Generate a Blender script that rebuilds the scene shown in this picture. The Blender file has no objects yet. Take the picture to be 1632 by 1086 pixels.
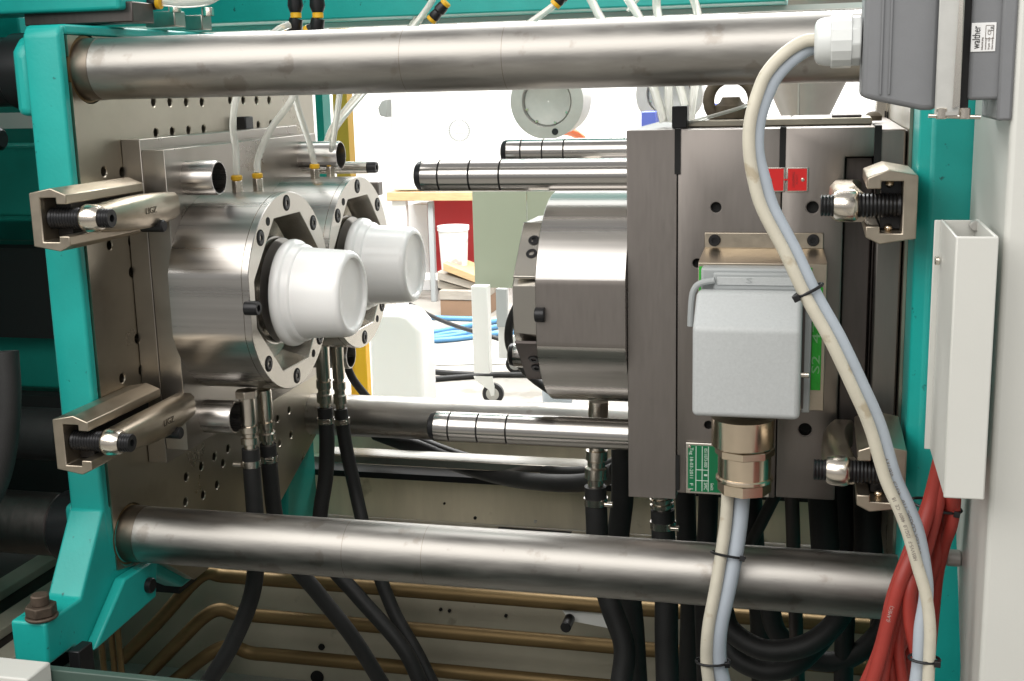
import bpy, bmesh, math, random
from mathutils import Vector, Matrix
R = math.radians
random.seed(4)
scene = bpy.context.scene
COL = scene.collection

# ------------------------------------------------------------------ camera
F_PX, PPX, PPY = 1950.0, 816.0, 537.0
YAW, PITCH, ROLL = .2465, .2025, .0247
_cy, _sy, _cp, _sp = math.cos(YAW), math.sin(YAW), math.cos(PITCH), math.sin(PITCH)
_f = Vector((-_sy*_cp, _cy*_cp, -_sp)); _r = Vector((_cy, _sy, 0)); _d = _f.cross(_r)
_c, _s = math.cos(ROLL), math.sin(ROLL)
CR = _c*_r + _s*_d; CD = -_s*_r + _c*_d
cam_data = bpy.data.cameras.new('camera'); cam = bpy.data.objects.new('camera', cam_data); COL.objects.link(cam)
m = Matrix.Identity(4)
for i in range(3):
    m[i][0] = CR[i]; m[i][1] = -CD[i]; m[i][2] = -_f[i]
cam.matrix_world = m
cam_data.sensor_width = 36; cam_data.sensor_fit = 'HORIZONTAL'
cam_data.lens = F_PX/1632*36; cam_data.shift_y = -6/1632
cam_data.clip_start = .05; cam_data.clip_end = 100
scene.camera = cam

def ray(px, py): return CR*((px-PPX)/F_PX) + CD*((py-PPY)/F_PX) + _f
def at(px, py, y=None, x=None, z=None):          # photograph measurement -> place in the hall
    d = ray(px, py)
    k = y/d.y if y is not None else x/d.x if x is not None else z/d.z
    return d*k

# ------------------------------------------------------------------ world, lamps, exposure
world = bpy.data.worlds.new('World'); scene.world = world; world.use_nodes = True
bg = world.node_tree.nodes['Background']; bg.inputs[0].default_value = (1, .99, .97, 1); bg.inputs[1].default_value = .40
scene.view_settings.view_transform = 'Standard'; scene.view_settings.look = 'None'
scene.view_settings.exposure = 0; scene.view_settings.gamma = 1
def lamp(name, loc, target, sx, sy, power, color=(1, 1, 1)):
    l = bpy.data.lights.new(name, 'AREA'); l.shape = 'RECTANGLE'; l.size = sx; l.size_y = sy; l.energy = power; l.color = color
    o = bpy.data.objects.new(name, l); COL.objects.link(o); o.location = loc
    d = Vector(target)-Vector(loc); o.rotation_euler = d.to_track_quat('-Z', 'Y').to_euler()
    return o
lamp('hall_lamp', (-2.1, -.5, 1.9), (-.5, 2, -.5), 5.2, 2.8, 165, (1, .97, .92))
lamp('hall_lamp', (1.2, -.5, 2.1), (0, 2, -.5), 2.4, 1.2, 44, (1, .98, .95))
lamp('hall_lamp', (-.6, 3.4, 2.3), (-.6, 2.5, -.4), 3.2, 1.2, 48, (1, 1, .98))
lamp('hall_lamp', (-1.4, 5.6, 2.6), (-1.5, 6.6, -1.2), 5.0, 1.6, 640, (1, .99, .97))
lamp('hall_lamp', (-1.5, 8.6, 3.0), (-2.0, 9.4, -1), 6.0, 1.6, 560, (1, .99, .97))

# ------------------------------------------------------------------ materials
MATS = {}
def mat(name, col, metal=0, rough=.5, var=.0, vscale=20, rvar=.0, stretch=(1, 1, 1), bump=0, bscale=200, spec=None, dark=None, trans=0, emit=None, ior=None, coat=0):
    m = bpy.data.materials.new(name); m.use_nodes = True
    nt = m.node_tree; N = nt.nodes; L = nt.links; b = N['Principled BSDF']
    b.inputs['Base Color'].default_value = (*col, 1); b.inputs['Metallic'].default_value = metal; b.inputs['Roughness'].default_value = rough
    if spec is not None: b.inputs['Specular IOR Level'].default_value = spec
    if trans: b.inputs['Transmission Weight'].default_value = trans
    if ior: b.inputs['IOR'].default_value = ior
    if coat: b.inputs['Coat Weight'].default_value = coat
    if emit: b.inputs['Emission Color'].default_value = (*emit[0], 1); b.inputs['Emission Strength'].default_value = emit[1]
    if var or rvar or bump or dark:
        tc = N.new('ShaderNodeTexCoord'); mp = N.new('ShaderNodeMapping'); mp.inputs['Scale'].default_value = stretch
        L.new(tc.outputs['Object'], mp.inputs['Vector'])
    if var or rvar:
        n = N.new('ShaderNodeTexNoise'); n.inputs['Scale'].default_value = vscale; n.inputs['Detail'].default_value = 6; n.inputs['Roughness'].default_value = .62
        L.new(mp.outputs[0], n.inputs['Vector'])
    last = None
    if var:
        cr = N.new('ShaderNodeMapRange'); cr.inputs['From Min'].default_value = .3; cr.inputs['From Max'].default_value = .7
        cr.inputs['To Min'].default_value = 1-var; cr.inputs['To Max'].default_value = 1+var
        L.new(n.outputs['Fac'], cr.inputs['Value'])
        mx = N.new('ShaderNodeMix'); mx.data_type = 'RGBA'; mx.blend_type = 'MULTIPLY'; mx.inputs[0].default_value = 1
        mx.inputs[6].default_value = (*col, 1); L.new(cr.outputs[0], mx.inputs[7]); last = mx.outputs[2]
    if dark:   # (scale, threshold, colour, strength): stains / specks with a shape of their own
        n2 = N.new('ShaderNodeTexNoise'); n2.inputs['Scale'].default_value = dark[0]; n2.inputs['Detail'].default_value = 5
        L.new(tc.outputs['Object'], n2.inputs['Vector'])
        r2 = N.new('ShaderNodeMapRange'); r2.inputs['From Min'].default_value = dark[1]; r2.inputs['From Max'].default_value = dark[1]+.06
        r2.inputs['To Max'].default_value = dark[3]
        L.new(n2.outputs['Fac'], r2.inputs['Value'])
        m2 = N.new('ShaderNodeMix'); m2.data_type = 'RGBA'; L.new(r2.outputs[0], m2.inputs[0])
        if last: L.new(last, m2.inputs[6])
        else: m2.inputs[6].default_value = (*col, 1)
        m2.inputs[7].default_value = (*dark[2], 1); last = m2.outputs[2]
    if last: L.new(last, b.inputs['Base Color'])
    if rvar:
        rr = N.new('ShaderNodeMapRange'); rr.inputs['From Min'].default_value = .3; rr.inputs['From Max'].default_value = .7
        rr.inputs['To Min'].default_value = max(.02, rough-rvar); rr.inputs['To Max'].default_value = rough+rvar
        L.new(n.outputs['Fac'], rr.inputs['Value']); L.new(rr.outputs[0], b.inputs['Roughness'])
    if bump:
        n3 = N.new('ShaderNodeTexNoise'); n3.inputs['Scale'].default_value = bscale; n3.inputs['Detail'].default_value = 3
        L.new(mp.outputs[0], n3.inputs['Vector'])
        bp = N.new('ShaderNodeBump'); bp.inputs['Strength'].default_value = bump; bp.inputs['Distance'].default_value = .002
        L.new(n3.outputs['Fac'], bp.inputs['Height']); L.new(bp.outputs[0], b.inputs['Normal'])
    MATS[name] = m
    return m
TEAL = mat('teal_paint', (.012, .37, .335), 0, .38, var=.08, vscale=9, bump=.12, bscale=160, dark=(60, .69, (.01, .05, .05), .8))
TEAL_SHADE = mat('shaded_teal_paint', (.010, .24, .195), 0, .45, var=.12, vscale=6, bump=.1, bscale=120)  # same teal paint, its colour darkened for parts in shade
STEEL = mat('ground_steel', (.40, .37, .335), 1, .31, var=.06, vscale=8, rvar=.06)
PLATEN = mat('milled_platen_steel', (.43, .395, .325), 1, .34, var=.14, vscale=5, rvar=.10, bump=.03, bscale=30, dark=(7, .62, (.34, .29, .22), .35))
MOLD = mat('fine_ground_mold_steel', (.262, .238, .222), 1, .44, var=.035, vscale=30, rvar=.03, stretch=(6, 6, .7), dark=(14, .68, (.21, .195, .18), .5))
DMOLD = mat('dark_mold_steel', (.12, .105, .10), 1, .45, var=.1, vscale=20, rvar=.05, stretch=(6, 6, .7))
TURN = mat('turned_steel', (.50, .48, .46), 1, .29, var=.16, vscale=5, rvar=.05, stretch=(.10, 9, 9))
RING = mat('polished_ring_steel', (.58, .55, .50), 1, .26, var=.02, vscale=60)
PIN = mat('hardened_pin_steel', (.50, .48, .46), 1, .2, var=.06, vscale=8, stretch=(.1, 20, 20))
NICK = mat('nickel_plated_clamp', (.47, .41, .33), 1, .37, var=.06, vscale=40, rvar=.06)
CHROME = mat('nickel_fitting', (.72, .66, .58), 1, .25, var=.05, vscale=60)
BRASS = mat('brass_gland', (.82, .69, .54), 1, .22, var=.04, vscale=40)
def tiebar_mat():
    m = mat('tie_bar_steel', (.345, .33, .31), 1, .41, var=.20, vscale=3.4, rvar=.10, stretch=(1.6, 9, 9), bump=.03, bscale=40, dark=(22, .60, (.24, .215, .19), .6))
    return m
TIE = tiebar_mat()
BLACK = mat('black_oxide', (.028, .028, .030), .6, .36)
DKIRON = mat('rusty_dark_iron', (.13, .105, .075), .4, .6, var=.3, vscale=40)
OILED = mat('oiled_bar_end', (.20, .17, .14), 1, .4, var=.2, vscale=12)
RUBBER = mat('black_rubber_hose', (.012, .012, .012), 0, .58, var=.2, vscale=40, bump=.25, bscale=500)
HOLE = mat('dark_recess', (.006, .006, .006), 0, .8)
PAIL = mat('white_plastic', (.93, .925, .915), 0, .26, coat=.1)
_b = PAIL.node_tree.nodes['Principled BSDF']; _b.inputs['Subsurface Weight'].default_value = .1; _b.inputs['Subsurface Radius'].default_value = (.02, .018, .016); _b.inputs['Subsurface Scale'].default_value = 1.0
HOOD = mat('light_grey_hood_paint', (.475, .495, .50), 0, .42, var=.05, vscale=240, dark=(330, .68, (.33, .35, .36), .7), bump=.12, bscale=260)
BOXG = mat('grey_connector_plastic', (.185, .19, .20), 0, .45, var=.04, vscale=30, bump=.08, bscale=400)
GREYP = mat('grey_frame_paint', (.36, .38, .385), 0, .42)
GLANDW = mat('pale_grey_gland', (.66, .68, .67), 0, .3)
OFFW = mat('offwhite_cabinet_paint', (.60, .60, .565), 0, .4, var=.025, vscale=4, bump=.05, bscale=350)
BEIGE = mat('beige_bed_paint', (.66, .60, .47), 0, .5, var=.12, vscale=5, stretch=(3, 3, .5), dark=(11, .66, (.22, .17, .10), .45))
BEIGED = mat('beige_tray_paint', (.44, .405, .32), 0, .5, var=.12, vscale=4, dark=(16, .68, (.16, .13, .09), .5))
APRON = mat('dull_green_apron', (.05, .085, .07), 0, .45)
YBACKLIT = mat('backlit_yellow_paint', (.50, .28, .02), 0, .5)  # yellow paint with the backlit darkness put into its colour
GALV = mat('galvanised_clip', (.60, .60, .575), .45, .36, var=.05, vscale=50)
VENT = mat('vent_grey', (.13, .14, .13), 0, .6)
CABB = mat('beige_cable_jacket', (.58, .545, .45), 0, .5, var=.08, vscale=25, dark=(30, .60, (.36, .28, .17), .6))
CABG = mat('blue_grey_cable_jacket', (.42, .47, .53), 0, .45, var=.04, vscale=25)
REDC = mat('red_cable_jacket', (.33, .036, .026), 0, .5, var=.12, vscale=20)
CLEAR = mat('clear_air_tube', (.88, .88, .83), 0, .22, trans=.55, ior=1.25)
YELL = mat('yellow_collar', (.75, .42, .015), 0, .4)
YPOST = mat('yellow_guard_paint', (.85, .46, .008), 0, .45)
GREENS = mat('green_sticker', (.02, .36, .025), 0, .5, var=.2, vscale=60)
GPLATE = mat('green_nameplate', (.0, .165, .06), 0, .35)
REDT = mat('red_tag', (.60, .012, .012), 0, .4)
ZINC = mat('yellow_zinc_pipe', (.185, .125, .055), .7, .52, var=.14, vscale=8, rvar=.06, stretch=(1, 6, 6))
RUST = mat('rusty_nut', (.095, .070, .052), .5, .6, var=.3, vscale=60)
WHITEP = mat('white_painted_metal', (.72, .72, .70), 0, .4)
SAGE = mat('sage_grey_panel', (.32, .35, .265), 0, .6)
REDB = mat('red_bin_paint', (.52, .025, .03), 0, .4)
WOOD = mat('pale_timber', (.48, .33, .17), 0, .6, var=.15, vscale=10, stretch=(1, 8, 8))
WOODG = mat('weathered_timber', (.36, .32, .27), 0, .7, var=.2, vscale=8, stretch=(1, 8, 8), dark=(12, .62, (.2, .16, .12), .7))
CARD = mat('brown_carton', (.27, .165, .10), 0, .75, var=.08, vscale=6)
BLUE = mat('blue_hose', (.085, .24, .44), 0, .4)
CONC = mat('dusty_concrete', (.33, .315, .285), 0, .55, var=.16, vscale=1.6, dark=(5, .58, (.20, .18, .145), .6))
WALLW = mat('white_hall_wall', (.80, .80, .79), 0, .7, var=.02, vscale=2)
WINDOW = mat('bright_window_pane', (.8, .8, .8), 0, .4, emit=((.93, .97, 1), 2.6))
DUCT = mat('cast_flange_grey', (.42, .41, .385), .25, .45, var=.1, vscale=10)
CONE = mat('stainless_hopper', (.36, .345, .33), 1, .4, var=.06, vscale=8)
LABELW = mat('white_label', (.80, .80, .80), 0, .5)
INK = mat('black_print', (.02, .02, .02), 0, .6)
INKP = mat('faded_print', (.22, .19, .17), 0, .6)
INKW = mat('pale_print', (.62, .75, .66), 0, .6)
STAMP = mat('stamped_mark', (.16, .14, .11), 1, .45)
INKF = mat('worn_white_print', (.45, .32, .30), 0, .6)
INKG = mat('worn_green_print', (.22, .48, .22), 0, .6)
INKR = mat('dark_red_print', (.28, .02, .02), 0, .6)
LEDB = mat('blue_crate_plastic', (.12, .16, .55), 0, .4)

# ------------------------------------------------------------------ mesh builder
class MB:
    def __init__(s): s.v = []; s.f = []
    def add(s, vs, fs):
        k = len(s.v); s.v += [Vector(p) for p in vs]; s.f += [[i+k for i in q] for q in fs]; return s
    def box(s, x0, x1, y0, y1, z0, z1):
        x0, x1 = sorted((x0, x1)); y0, y1 = sorted((y0, y1)); z0, z1 = sorted((z0, z1))
        return s.add([(x, y, z) for z in (z0, z1) for y in (y0, y1) for x in (x0, x1)],
                     [(0, 2, 3, 1), (4, 5, 7, 6), (0, 1, 5, 4), (2, 6, 7, 3), (0, 4, 6, 2), (1, 3, 7, 5)])
    def lathe(s, prof, o, axis, n=48, cap=True):
        o = Vector(o); a = Vector(axis).normalized()
        u = a.orthogonal().normalized(); w = a.cross(u)
        vs = []; fs = []
        for t, r in prof:
            for i in range(n):
                th = 2*math.pi*i/n; vs.append(o + a*t + (u*math.cos(th) + w*math.sin(th))*r)
        k = len(prof)
        for j in range(k-1):
            for i in range(n): fs.append((j*n+i, j*n+(i+1) % n, (j+1)*n+(i+1) % n, (j+1)*n+i))
        if cap:
            if prof[0][1] > 1e-5: fs.append(tuple(range(n-1, -1, -1)))
            if prof[-1][1] > 1e-5: fs.append(tuple(range((k-1)*n, k*n)))
        return s.add(vs, fs)
    def cyl(s, p0, p1, r, n=24, ch=0):
        p0 = Vector(p0); p1 = Vector(p1); l = (p1-p0).length
        pr = [(0, r), (l, r)] if not ch else [(0, r-ch), (ch, r), (l-ch, r), (l, r-ch)]
        return s.lathe(pr, p0, p1-p0, n)
    def prism(s, pts, vec):            # closed outline (3D points in a plane) pushed along vec
        n = len(pts); vec = Vector(vec); P = [Vector(p) for p in pts]
        return s.add(P+[p+vec for p in P], [tuple(range(n))[::-1], tuple(range(n, 2*n))]+[(i, (i+1) % n, n+(i+1) % n, n+i) for i in range(n)])
    def tube(s, pts, r, n=14, cap=True):
        P, T, U, W = frames(pts)
        vs = []; fs = []
        for j, p in enumerate(P):
            rr = r(j/(len(P)-1)) if callable(r) else r
            for i in range(n):
                th = 2*math.pi*i/n; vs.append(p+(U[j]*math.cos(th)+W[j]*math.sin(th))*rr)
        for j in range(len(P)-1):
            for i in range(n): fs.append((j*n+i, j*n+(i+1) % n, (j+1)*n+(i+1) % n, (j+1)*n+i))
        if cap: fs += [tuple(range(n-1, -1, -1)), tuple(range((len(P)-1)*n, len(P)*n))]
        return s.add(vs, fs)
def spline(ctrl, n=10):
    P = [Vector(p) for p in ctrl]
    if len(P) < 3: return P
    Q = [P[0]*2-P[1]]+P+[P[-1]*2-P[-2]]; out = []
    for i in range(1, len(Q)-2):
        a, b, c, d = Q[i-1:i+3]
        for k in range(n):
            t = k/n
            out.append(.5*((2*b)+(c-a)*t+(2*a-5*b+4*c-d)*t*t+(3*b-a-3*c+d)*t**3))
    out.append(P[-1]); return out
def frames(P):
    P = [Vector(p) for p in P]; n = len(P); T = []
    for i in range(n): T.append((P[min(i+1, n-1)]-P[max(i-1, 0)]).normalized())
    U = [T[0].orthogonal().normalized()]
    for i in range(1, n):
        u = U[-1]-T[i]*U[-1].dot(T[i]); U.append(u.normalized())
    return P, T, U, [T[i].cross(U[i]) for i in range(n)]

ORG = {}
def link(o, parent):
    COL.objects.link(o)
    if parent: o.parent = parent
def base_of(p): return ORG.get(p.name, Vector()) if p else Vector()
def obj(name, mb, m, parent=None, bevel=0, smooth=35, seg=2, origin=None):
    me = bpy.data.meshes.new(name)
    b = base_of(parent); o0 = Vector(origin) if origin is not None else b
    me.from_pydata([v-o0 for v in mb.v], [], mb.f); me.validate()
    bm = bmesh.new(); bm.from_mesh(me); bmesh.ops.recalc_face_normals(bm, faces=bm.faces); bm.to_mesh(me); bm.free()
    me.materials.append(m)
    if smooth: me.polygons.foreach_set('use_smooth', [True]*len(me.polygons)); me.set_sharp_from_angle(angle=R(smooth))
    o = bpy.data.objects.new(name, me); link(o, parent); o.location = o0-b; ORG[o.name] = o0
    if bevel:
        md = o.modifiers.new('bevel', 'BEVEL'); md.width = bevel; md.segments = seg; md.limit_method = 'ANGLE'; md.angle_limit = R(30)
    return o
def tag(o, label=None, cat=None, group=None, kind=None):
    if label: o['label'] = label
    if cat: o['category'] = cat
    if group: o['group'] = group
    if kind: o['kind'] = kind
    return o
def thing(name, loc, label, cat, group=None):
    o = bpy.data.objects.new(name, None); COL.objects.link(o); o.location = loc; o.empty_display_size = .02
    ORG[o.name] = Vector(loc); return tag(o, label, cat, group)
def inst(src, name, parent, loc, rot=None):      # another part sharing the mesh of src
    o = src.copy(); o.name = name; link(o, parent); o.location = Vector(loc)-base_of(parent)
    if rot is not None: o.rotation_mode = 'QUATERNION'; o.rotation_quaternion = rot
    ORG[o.name] = Vector(loc); return o
def dup(root, loc, label):
    r = root.copy(); COL.objects.link(r); r.location = loc; r['label'] = label; ORG[r.name] = Vector(loc)
    for ch in root.children:
        c = ch.copy(); COL.objects.link(c); c.parent = r
        for g in ch.children:
            d = g.copy(); COL.objects.link(d); d.parent = c
    return r
QX = Vector((0, 0, 1)).rotation_difference(Vector((1, 0, 0)))
QNX = Vector((0, 0, 1)).rotation_difference(Vector((-1, 0, 0)))
QNY = Vector((0, 0, 1)).rotation_difference(Vector((0, -1, 0)))

# socket head screw, axis +Z, head radius 1; meshes shared by every screw
def screw_mesh(r, h):
    mb = MB(); n = 24; vs = []; fs = []
    rings = [(r, -.002), (r, h*.8), (r*.9, h), (r*.6, h)]
    for rr, z in rings:
        for i in range(n): vs.append((rr*math.cos(2*math.pi*i/n), rr*math.sin(2*math.pi*i/n), z))
    for zz in (h, h*.35):
        for i in range(n):
            th = 2*math.pi*i/n; a = (th % (math.pi/3))-math.pi/6; rr = r*.46/math.cos(a); vs.append((rr*math.cos(th), rr*math.sin(th), zz))
    for j in range(5):
        for i in range(n): fs.append((j*n+i, j*n+(i+1) % n, (j+1)*n+(i+1) % n, (j+1)*n+i))
    fs.append(tuple(range(5*n, 6*n)))
    return mb.add(vs, fs)
SCREW = {}
def screw(parent, loc, q, r, name='socket_screw', m=None, h=None):
    m = m or BLACK; key = (round(r, 4), m.name, h)
    if key in SCREW: return inst(SCREW[key], name, parent, loc, q)
    o = obj(name, screw_mesh(r, h or r*.9), m, None, smooth=30, origin=(0, 0, 0))
    o.parent = parent; o.location = Vector(loc)-base_of(parent); o.rotation_mode = 'QUATERNION'; o.rotation_quaternion = q
    ORG[o.name] = Vector(loc); SCREW[key] = o; return o

def text_mesh(body, size, extrude=.0003):
    cu = bpy.data.curves.new('print', 'FONT'); cu.body = body; cu.size = size; cu.extrude = extrude; cu.resolution_u = 2
    cu.align_x = 'CENTER'; cu.align_y = 'CENTER'
    to = bpy.data.objects.new('print', cu); COL.objects.link(to)
    dg = bpy.context.evaluated_depsgraph_get(); dg.update()
    me = bpy.data.meshes.new_from_object(to.evaluated_get(dg))
    bpy.data.objects.remove(to); bpy.data.curves.remove(cu)
    return me
def text(parent, body, size, o, right, up, m, name='lettering', width=None):
    me = text_mesh(body, size); right = Vector(right).normalized(); up = Vector(up).normalized(); nn = right.cross(up)
    sc = 1
    if width:
        xs = [v.co.x for v in me.vertices]; sc = width/max(1e-6, max(xs)-min(xs))
    for v in me.vertices: v.co = Vector(o)+right*v.co.x*sc+up*v.co.y+nn*v.co.z-base_of(parent)
    me.materials.append(m); ob = bpy.data.objects.new(name, me); link(ob, parent); ORG[ob.name] = base_of(parent); return ob
def text_on_tube(parent, path, r, body, size, s0, side, m, flip=False, name='printed_text'):
    me = text_mesh(body, size, .0001); P = [Vector(p) for p in path]; L = [0]
    for i in range(1, len(P)): L.append(L[-1]+(P[i]-P[i-1]).length)
    def loc(s):
        for i in range(1, len(P)):
            if L[i] >= s or i == len(P)-1:
                t = (s-L[i-1])/max(1e-9, L[i]-L[i-1]); T = (P[min(i+1, len(P)-1)]-P[max(i-2, 0)]).normalized(); return P[i-1].lerp(P[i], t), T
    for v in me.vertices:
        c, T = loc(s0*L[-1]+(-v.co.x if flip else v.co.x)); n = (-c).normalized(); n = (n-T*n.dot(T)).normalized(); b = n.cross(T)
        if flip: b = -b
        a = side+v.co.y/r
        v.co = c+(n*math.cos(a)+b*math.sin(a))*(r+.0004+v.co.z)-base_of(parent)
    me.materials.append(m); ob = bpy.data.objects.new(name, me); link(ob, parent); return ob

# ------------------------------------------------------------------ the hall (setting)
FLOOR = -1.45
def struct(name, mb, m, **k): return tag(obj(name, mb, m, **k), kind='structure')
struct('floor', MB().box(-14, 10, -6, 14, FLOOR-.2, FLOOR), CONC, smooth=0)
wall = struct('wall', MB().box(-14, 10, 11.6, 11.9, FLOOR, 4.2), WALLW, smooth=0)
for i in range(7):
    x0 = -7.4+i*1.35
    fr = obj('window', MB().box(x0-.05, x0+1.2, 11.52, 11.598, .1, 2.5), WHITEP, wall, smooth=0)
    obj('window_pane', MB().box(x0, x0+.56, 11.49, 11.518, .16, 2.44), WINDOW, fr, smooth=0)
    obj('window_pane', MB().box(x0+.6, x0+1.15, 11.49, 11.518, .16, 2.44), WINDOW, fr, smooth=0)

# ------------------------------------------------------------------ main measures of the machine
X0, X1 = -1.18, .134          # platen faces
YF = 1.777                    # front of both platens
YB, ZT, ZB, RB = 1.852, .043, -.772, .05   # tie bars: front row depth, upper, lower, radius
YR = 2.68                     # rear row
YM = 1.93                     # mold front
CY1, CY2, CZ = 2.084, 2.446, -.364         # cavity axes

def hex_nut(mb, o, axis, r, h):
    o = Vector(o); a = Vector(axis).normalized(); u = a.orthogonal().normalized(); w = a.cross(u)
    return mb.prism([o+(u*math.cos(math.pi*i/3)+w*math.sin(math.pi*i/3))*r for i in range(6)], a*h)

# ---- moving platen
mp = thing('moving_platen', (X0-.03, 2.2, -.95), 'teal cast moving platen at the left with drilled bare steel face', 'machine platen')
YE = 2.80
def yz(x, pts): return [(x, y, z) for y, z in pts]
body = MB().prism(yz(X0-.066, [(YF+.0205, .1145), (YE-.02, .120), (YE, .10), (YE, -.80), (2.42, -.96), (2.05, -.96), (1.90, -.86), (YF+.0205, -.75)]), (.0452, 0, 0))
obj('casting', body, TEAL, mp, bevel=.008, seg=3)
obj('edge_strip', MB().prism(yz(X0-.067, [(YF, .098), (YF+.010, .113), (YF+.0215, .1145), (YF+.0215, -.83), (YF, -.74)]), (.065, 0, 0)), TEAL, mp, bevel=.0065, seg=3)
obj('edge_strip', MB().prism(yz(X0-.0205, [(YF+.022, .1145), (YE-.02, .120), (YE-.012, .102), (YF+.022, .0985)]), (.0185, 0, 0)), TEAL, mp, bevel=.004)
obj('hole_backing', MB().box(X0-.0207, X0-.0202, YF+.05, YE-.03, -.80, .085), HOLE, mp)
# steel face with tapped holes
face = MB().prism(yz(X0-.02, [(YF+.0225, .097), (YE-.012, .100), (YE-.012, -.79), (2.42, -.945), (2.06, -.945), (1.93, -.85), (YF+.0225, -.82)]), (.02, 0, 0))
holes = [(245, 163), (271, 163), (297, 163), (322, 163), (367, 160), (388, 160), (409, 160), (429, 160), (249, 212), (275, 210), (301, 208), (325, 206), (412, 200), (432, 198),
         (166, 274), (195, 275), (175, 391), (209, 385), (210, 434), (219, 540), (195, 603), (225, 590), (297, 760), (321, 743), (342, 728), (356, 738), (296, 800), (324, 789),
         (346, 773), (364, 715), (443, 667), (461, 654), (446, 706), (464, 693), (250, 262), (275, 440)]
fo = obj('steel_face', face, PLATEN, mp, smooth=30)
cut = MB()
for q in holes:
    p = at(*q, x=X0); cut.lathe([(-.03, .0084), (-.0016, .0084), (.0006, .0106), (.01, .0106)], (X0, p.y, p.z), (1, 0, 0), 18)
for z in (ZT, ZB): cut.cyl((X0-.03, YB, z), (X0+.01, YB, z), .0565, 48)
co = obj('cutter', cut, HOLE, None, smooth=0)
md = fo.modifiers.new('holes', 'BOOLEAN'); md.object = co; md.solver = 'EXACT'; md.operation = 'DIFFERENCE'
co.location = -base_of(mp)*0
dg = bpy.context.evaluated_depsgraph_get(); dg.update()
nm = bpy.data.meshes.new_from_object(fo.evaluated_get(dg)); fo.modifiers.clear(); fo.data = nm
nm.polygons.foreach_set('use_smooth', [True]*len(nm.polygons)); nm.set_sharp_from_angle(angle=R(30))
bpy.data.objects.remove(co)
for z in (ZT, ZB):
    obj('bronze_bushing', MB().lathe([(-.006, .0502), (-.006, .0545), (.004, .0545), (.004, .0502)], (X0-.006, YB, z), (1, 0, 0), 48, cap=False), ZINC, mp)
# boss round the upper bar on the far side, black retaining nuts
obj('corner_boss', MB().prism(yz(X0-.098, [(YF+.008, .075), (YF+.03, .098), (1.95, .098), (1.95, -.03), (YF+.008, -.03)]), (.0325, 0, 0)), TEAL, mp, bevel=.012, seg=3)
obj('corner_boss', MB().prism(yz(X0-.090, [(YF+.012, -.70), (1.93, -.70), (1.93, -.83), (YF+.03, -.83), (YF+.012, -.80)]), (.0255, 0, 0)), TEAL, mp, bevel=.012, seg=3)
# foot
foot = MB().prism([(X0-.067, 1.775, -.70), (X0-.067, 1.69, -.826), (X0-.067, 1.59, -.826), (X0-.067, 1.59, -.898), (X0-.067, 1.66, -.898), (X0-.067, 1.675, -.92), (X0-.067, 1.875, -.92), (X0-.067, 1.9, -.84), (X0-.067, 1.80, -.70)], (.0645, 0, 0))
obj('mounting_foot', foot, TEAL, mp, bevel=.005, seg=3)
obj('foot_chamfer', MB().prism(yz(X0-.002, [(1.79, -.83), (1.9, -.835), (1.885, -.905), (1.68, -.915)]), (.022, 0, -.0)), TEAL, mp, bevel=.004)
np_ = at(67, 985, z=-.826)
nut = obj('foot_nut', hex_nut(MB().cyl((np_.x, np_.y, -.8255), (np_.x, np_.y, -.820), .026), (np_.x, np_.y, -.8195), (0, 0, 1), .025, .017), RUST, mp, bevel=.002)
obj('foot_stud', MB().cyl((np_.x, np_.y, -.803), (np_.x, np_.y, -.785), .0145, 20, .002), RUST, nut)
p = at(226, 932, y=1.86); obj('foot_bolt', MB().cyl((X0+.008, p.y, p.z), (X0+.03, p.y, p.z), .014, 20, .002), BLACK, mp)
p = at(120, 1045, y=1.63); obj('scraper_block', MB().box(p.x-.006, p.x+.014, 1.62, 1.66, p.z-.08, p.z+.012), BLACK, mp, bevel=.002)
p = at(391, 196, x=X0+.012); obj('black_plug', MB().box(X0+.0005, X0+.022, p.y-.018, p.y+.018, p.z-.014, p.z+.013), BLACK, mp, bevel=.002)
obj('support_rib', MB().prism(yz(X0-.055, [(2.545, -.86), (2.70, -.83), (2.70, -1.0), (2.66, -1.06), (2.52, -1.06), (2.52, -1.0)]), (.045, 0, 0)), TEAL_SHADE, mp, bevel=.004)
# hardware on top of the moving platen
tp = thing('lubrication_manifold', (X0, 2.0, .118), 'black manifold blocks with screws on top of the teal moving platen', 'manifold')
a0 = at(55, 28, y=1.95); a1 = at(235, 28, y=1.95)
obj('long_block', MB().box(a0.x, -1.13, 1.92, 1.99, .121, .155), DMOLD, tp, bevel=.002)
for k, (px, py, yy) in enumerate(((275, 33, 2.12), (323, 40, 2.26))):
    a = at(px, py, y=yy); w = .045 if k == 0 else .028
    bl = obj('clamp_block', MB().box(a.x-w, a.x+w*.35, yy-.02, yy+.02, .121, .121+.028), STEEL, tp, bevel=.002)
    screw(tp, (a.x+w*.35+.008 if k else a.x+.012, yy-.01, .149), Vector((0, 0, 1)).rotation_difference(Vector((0, 0, 1))), .012, m=CHROME, h=.014)
a = at(183, 15, y=1.97); obj('black_barrel', MB().cyl((a.x-.035, 1.97, a.z), (a.x+.02, 1.97, a.z), .014, 20, .002), BLACK, tp)
obj('steel_end', MB().cyl((a.x-.042, 1.97, a.z), (a.x-.036, 1.97, a.z), .015, 20), CHROME, tp)
a = at(218, 19, y=1.99); screw(tp, (a.x, 1.99, a.z-.012), Vector((0, 0, 1)).rotation_difference(Vector((0, 0, 1))), .009)

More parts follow.
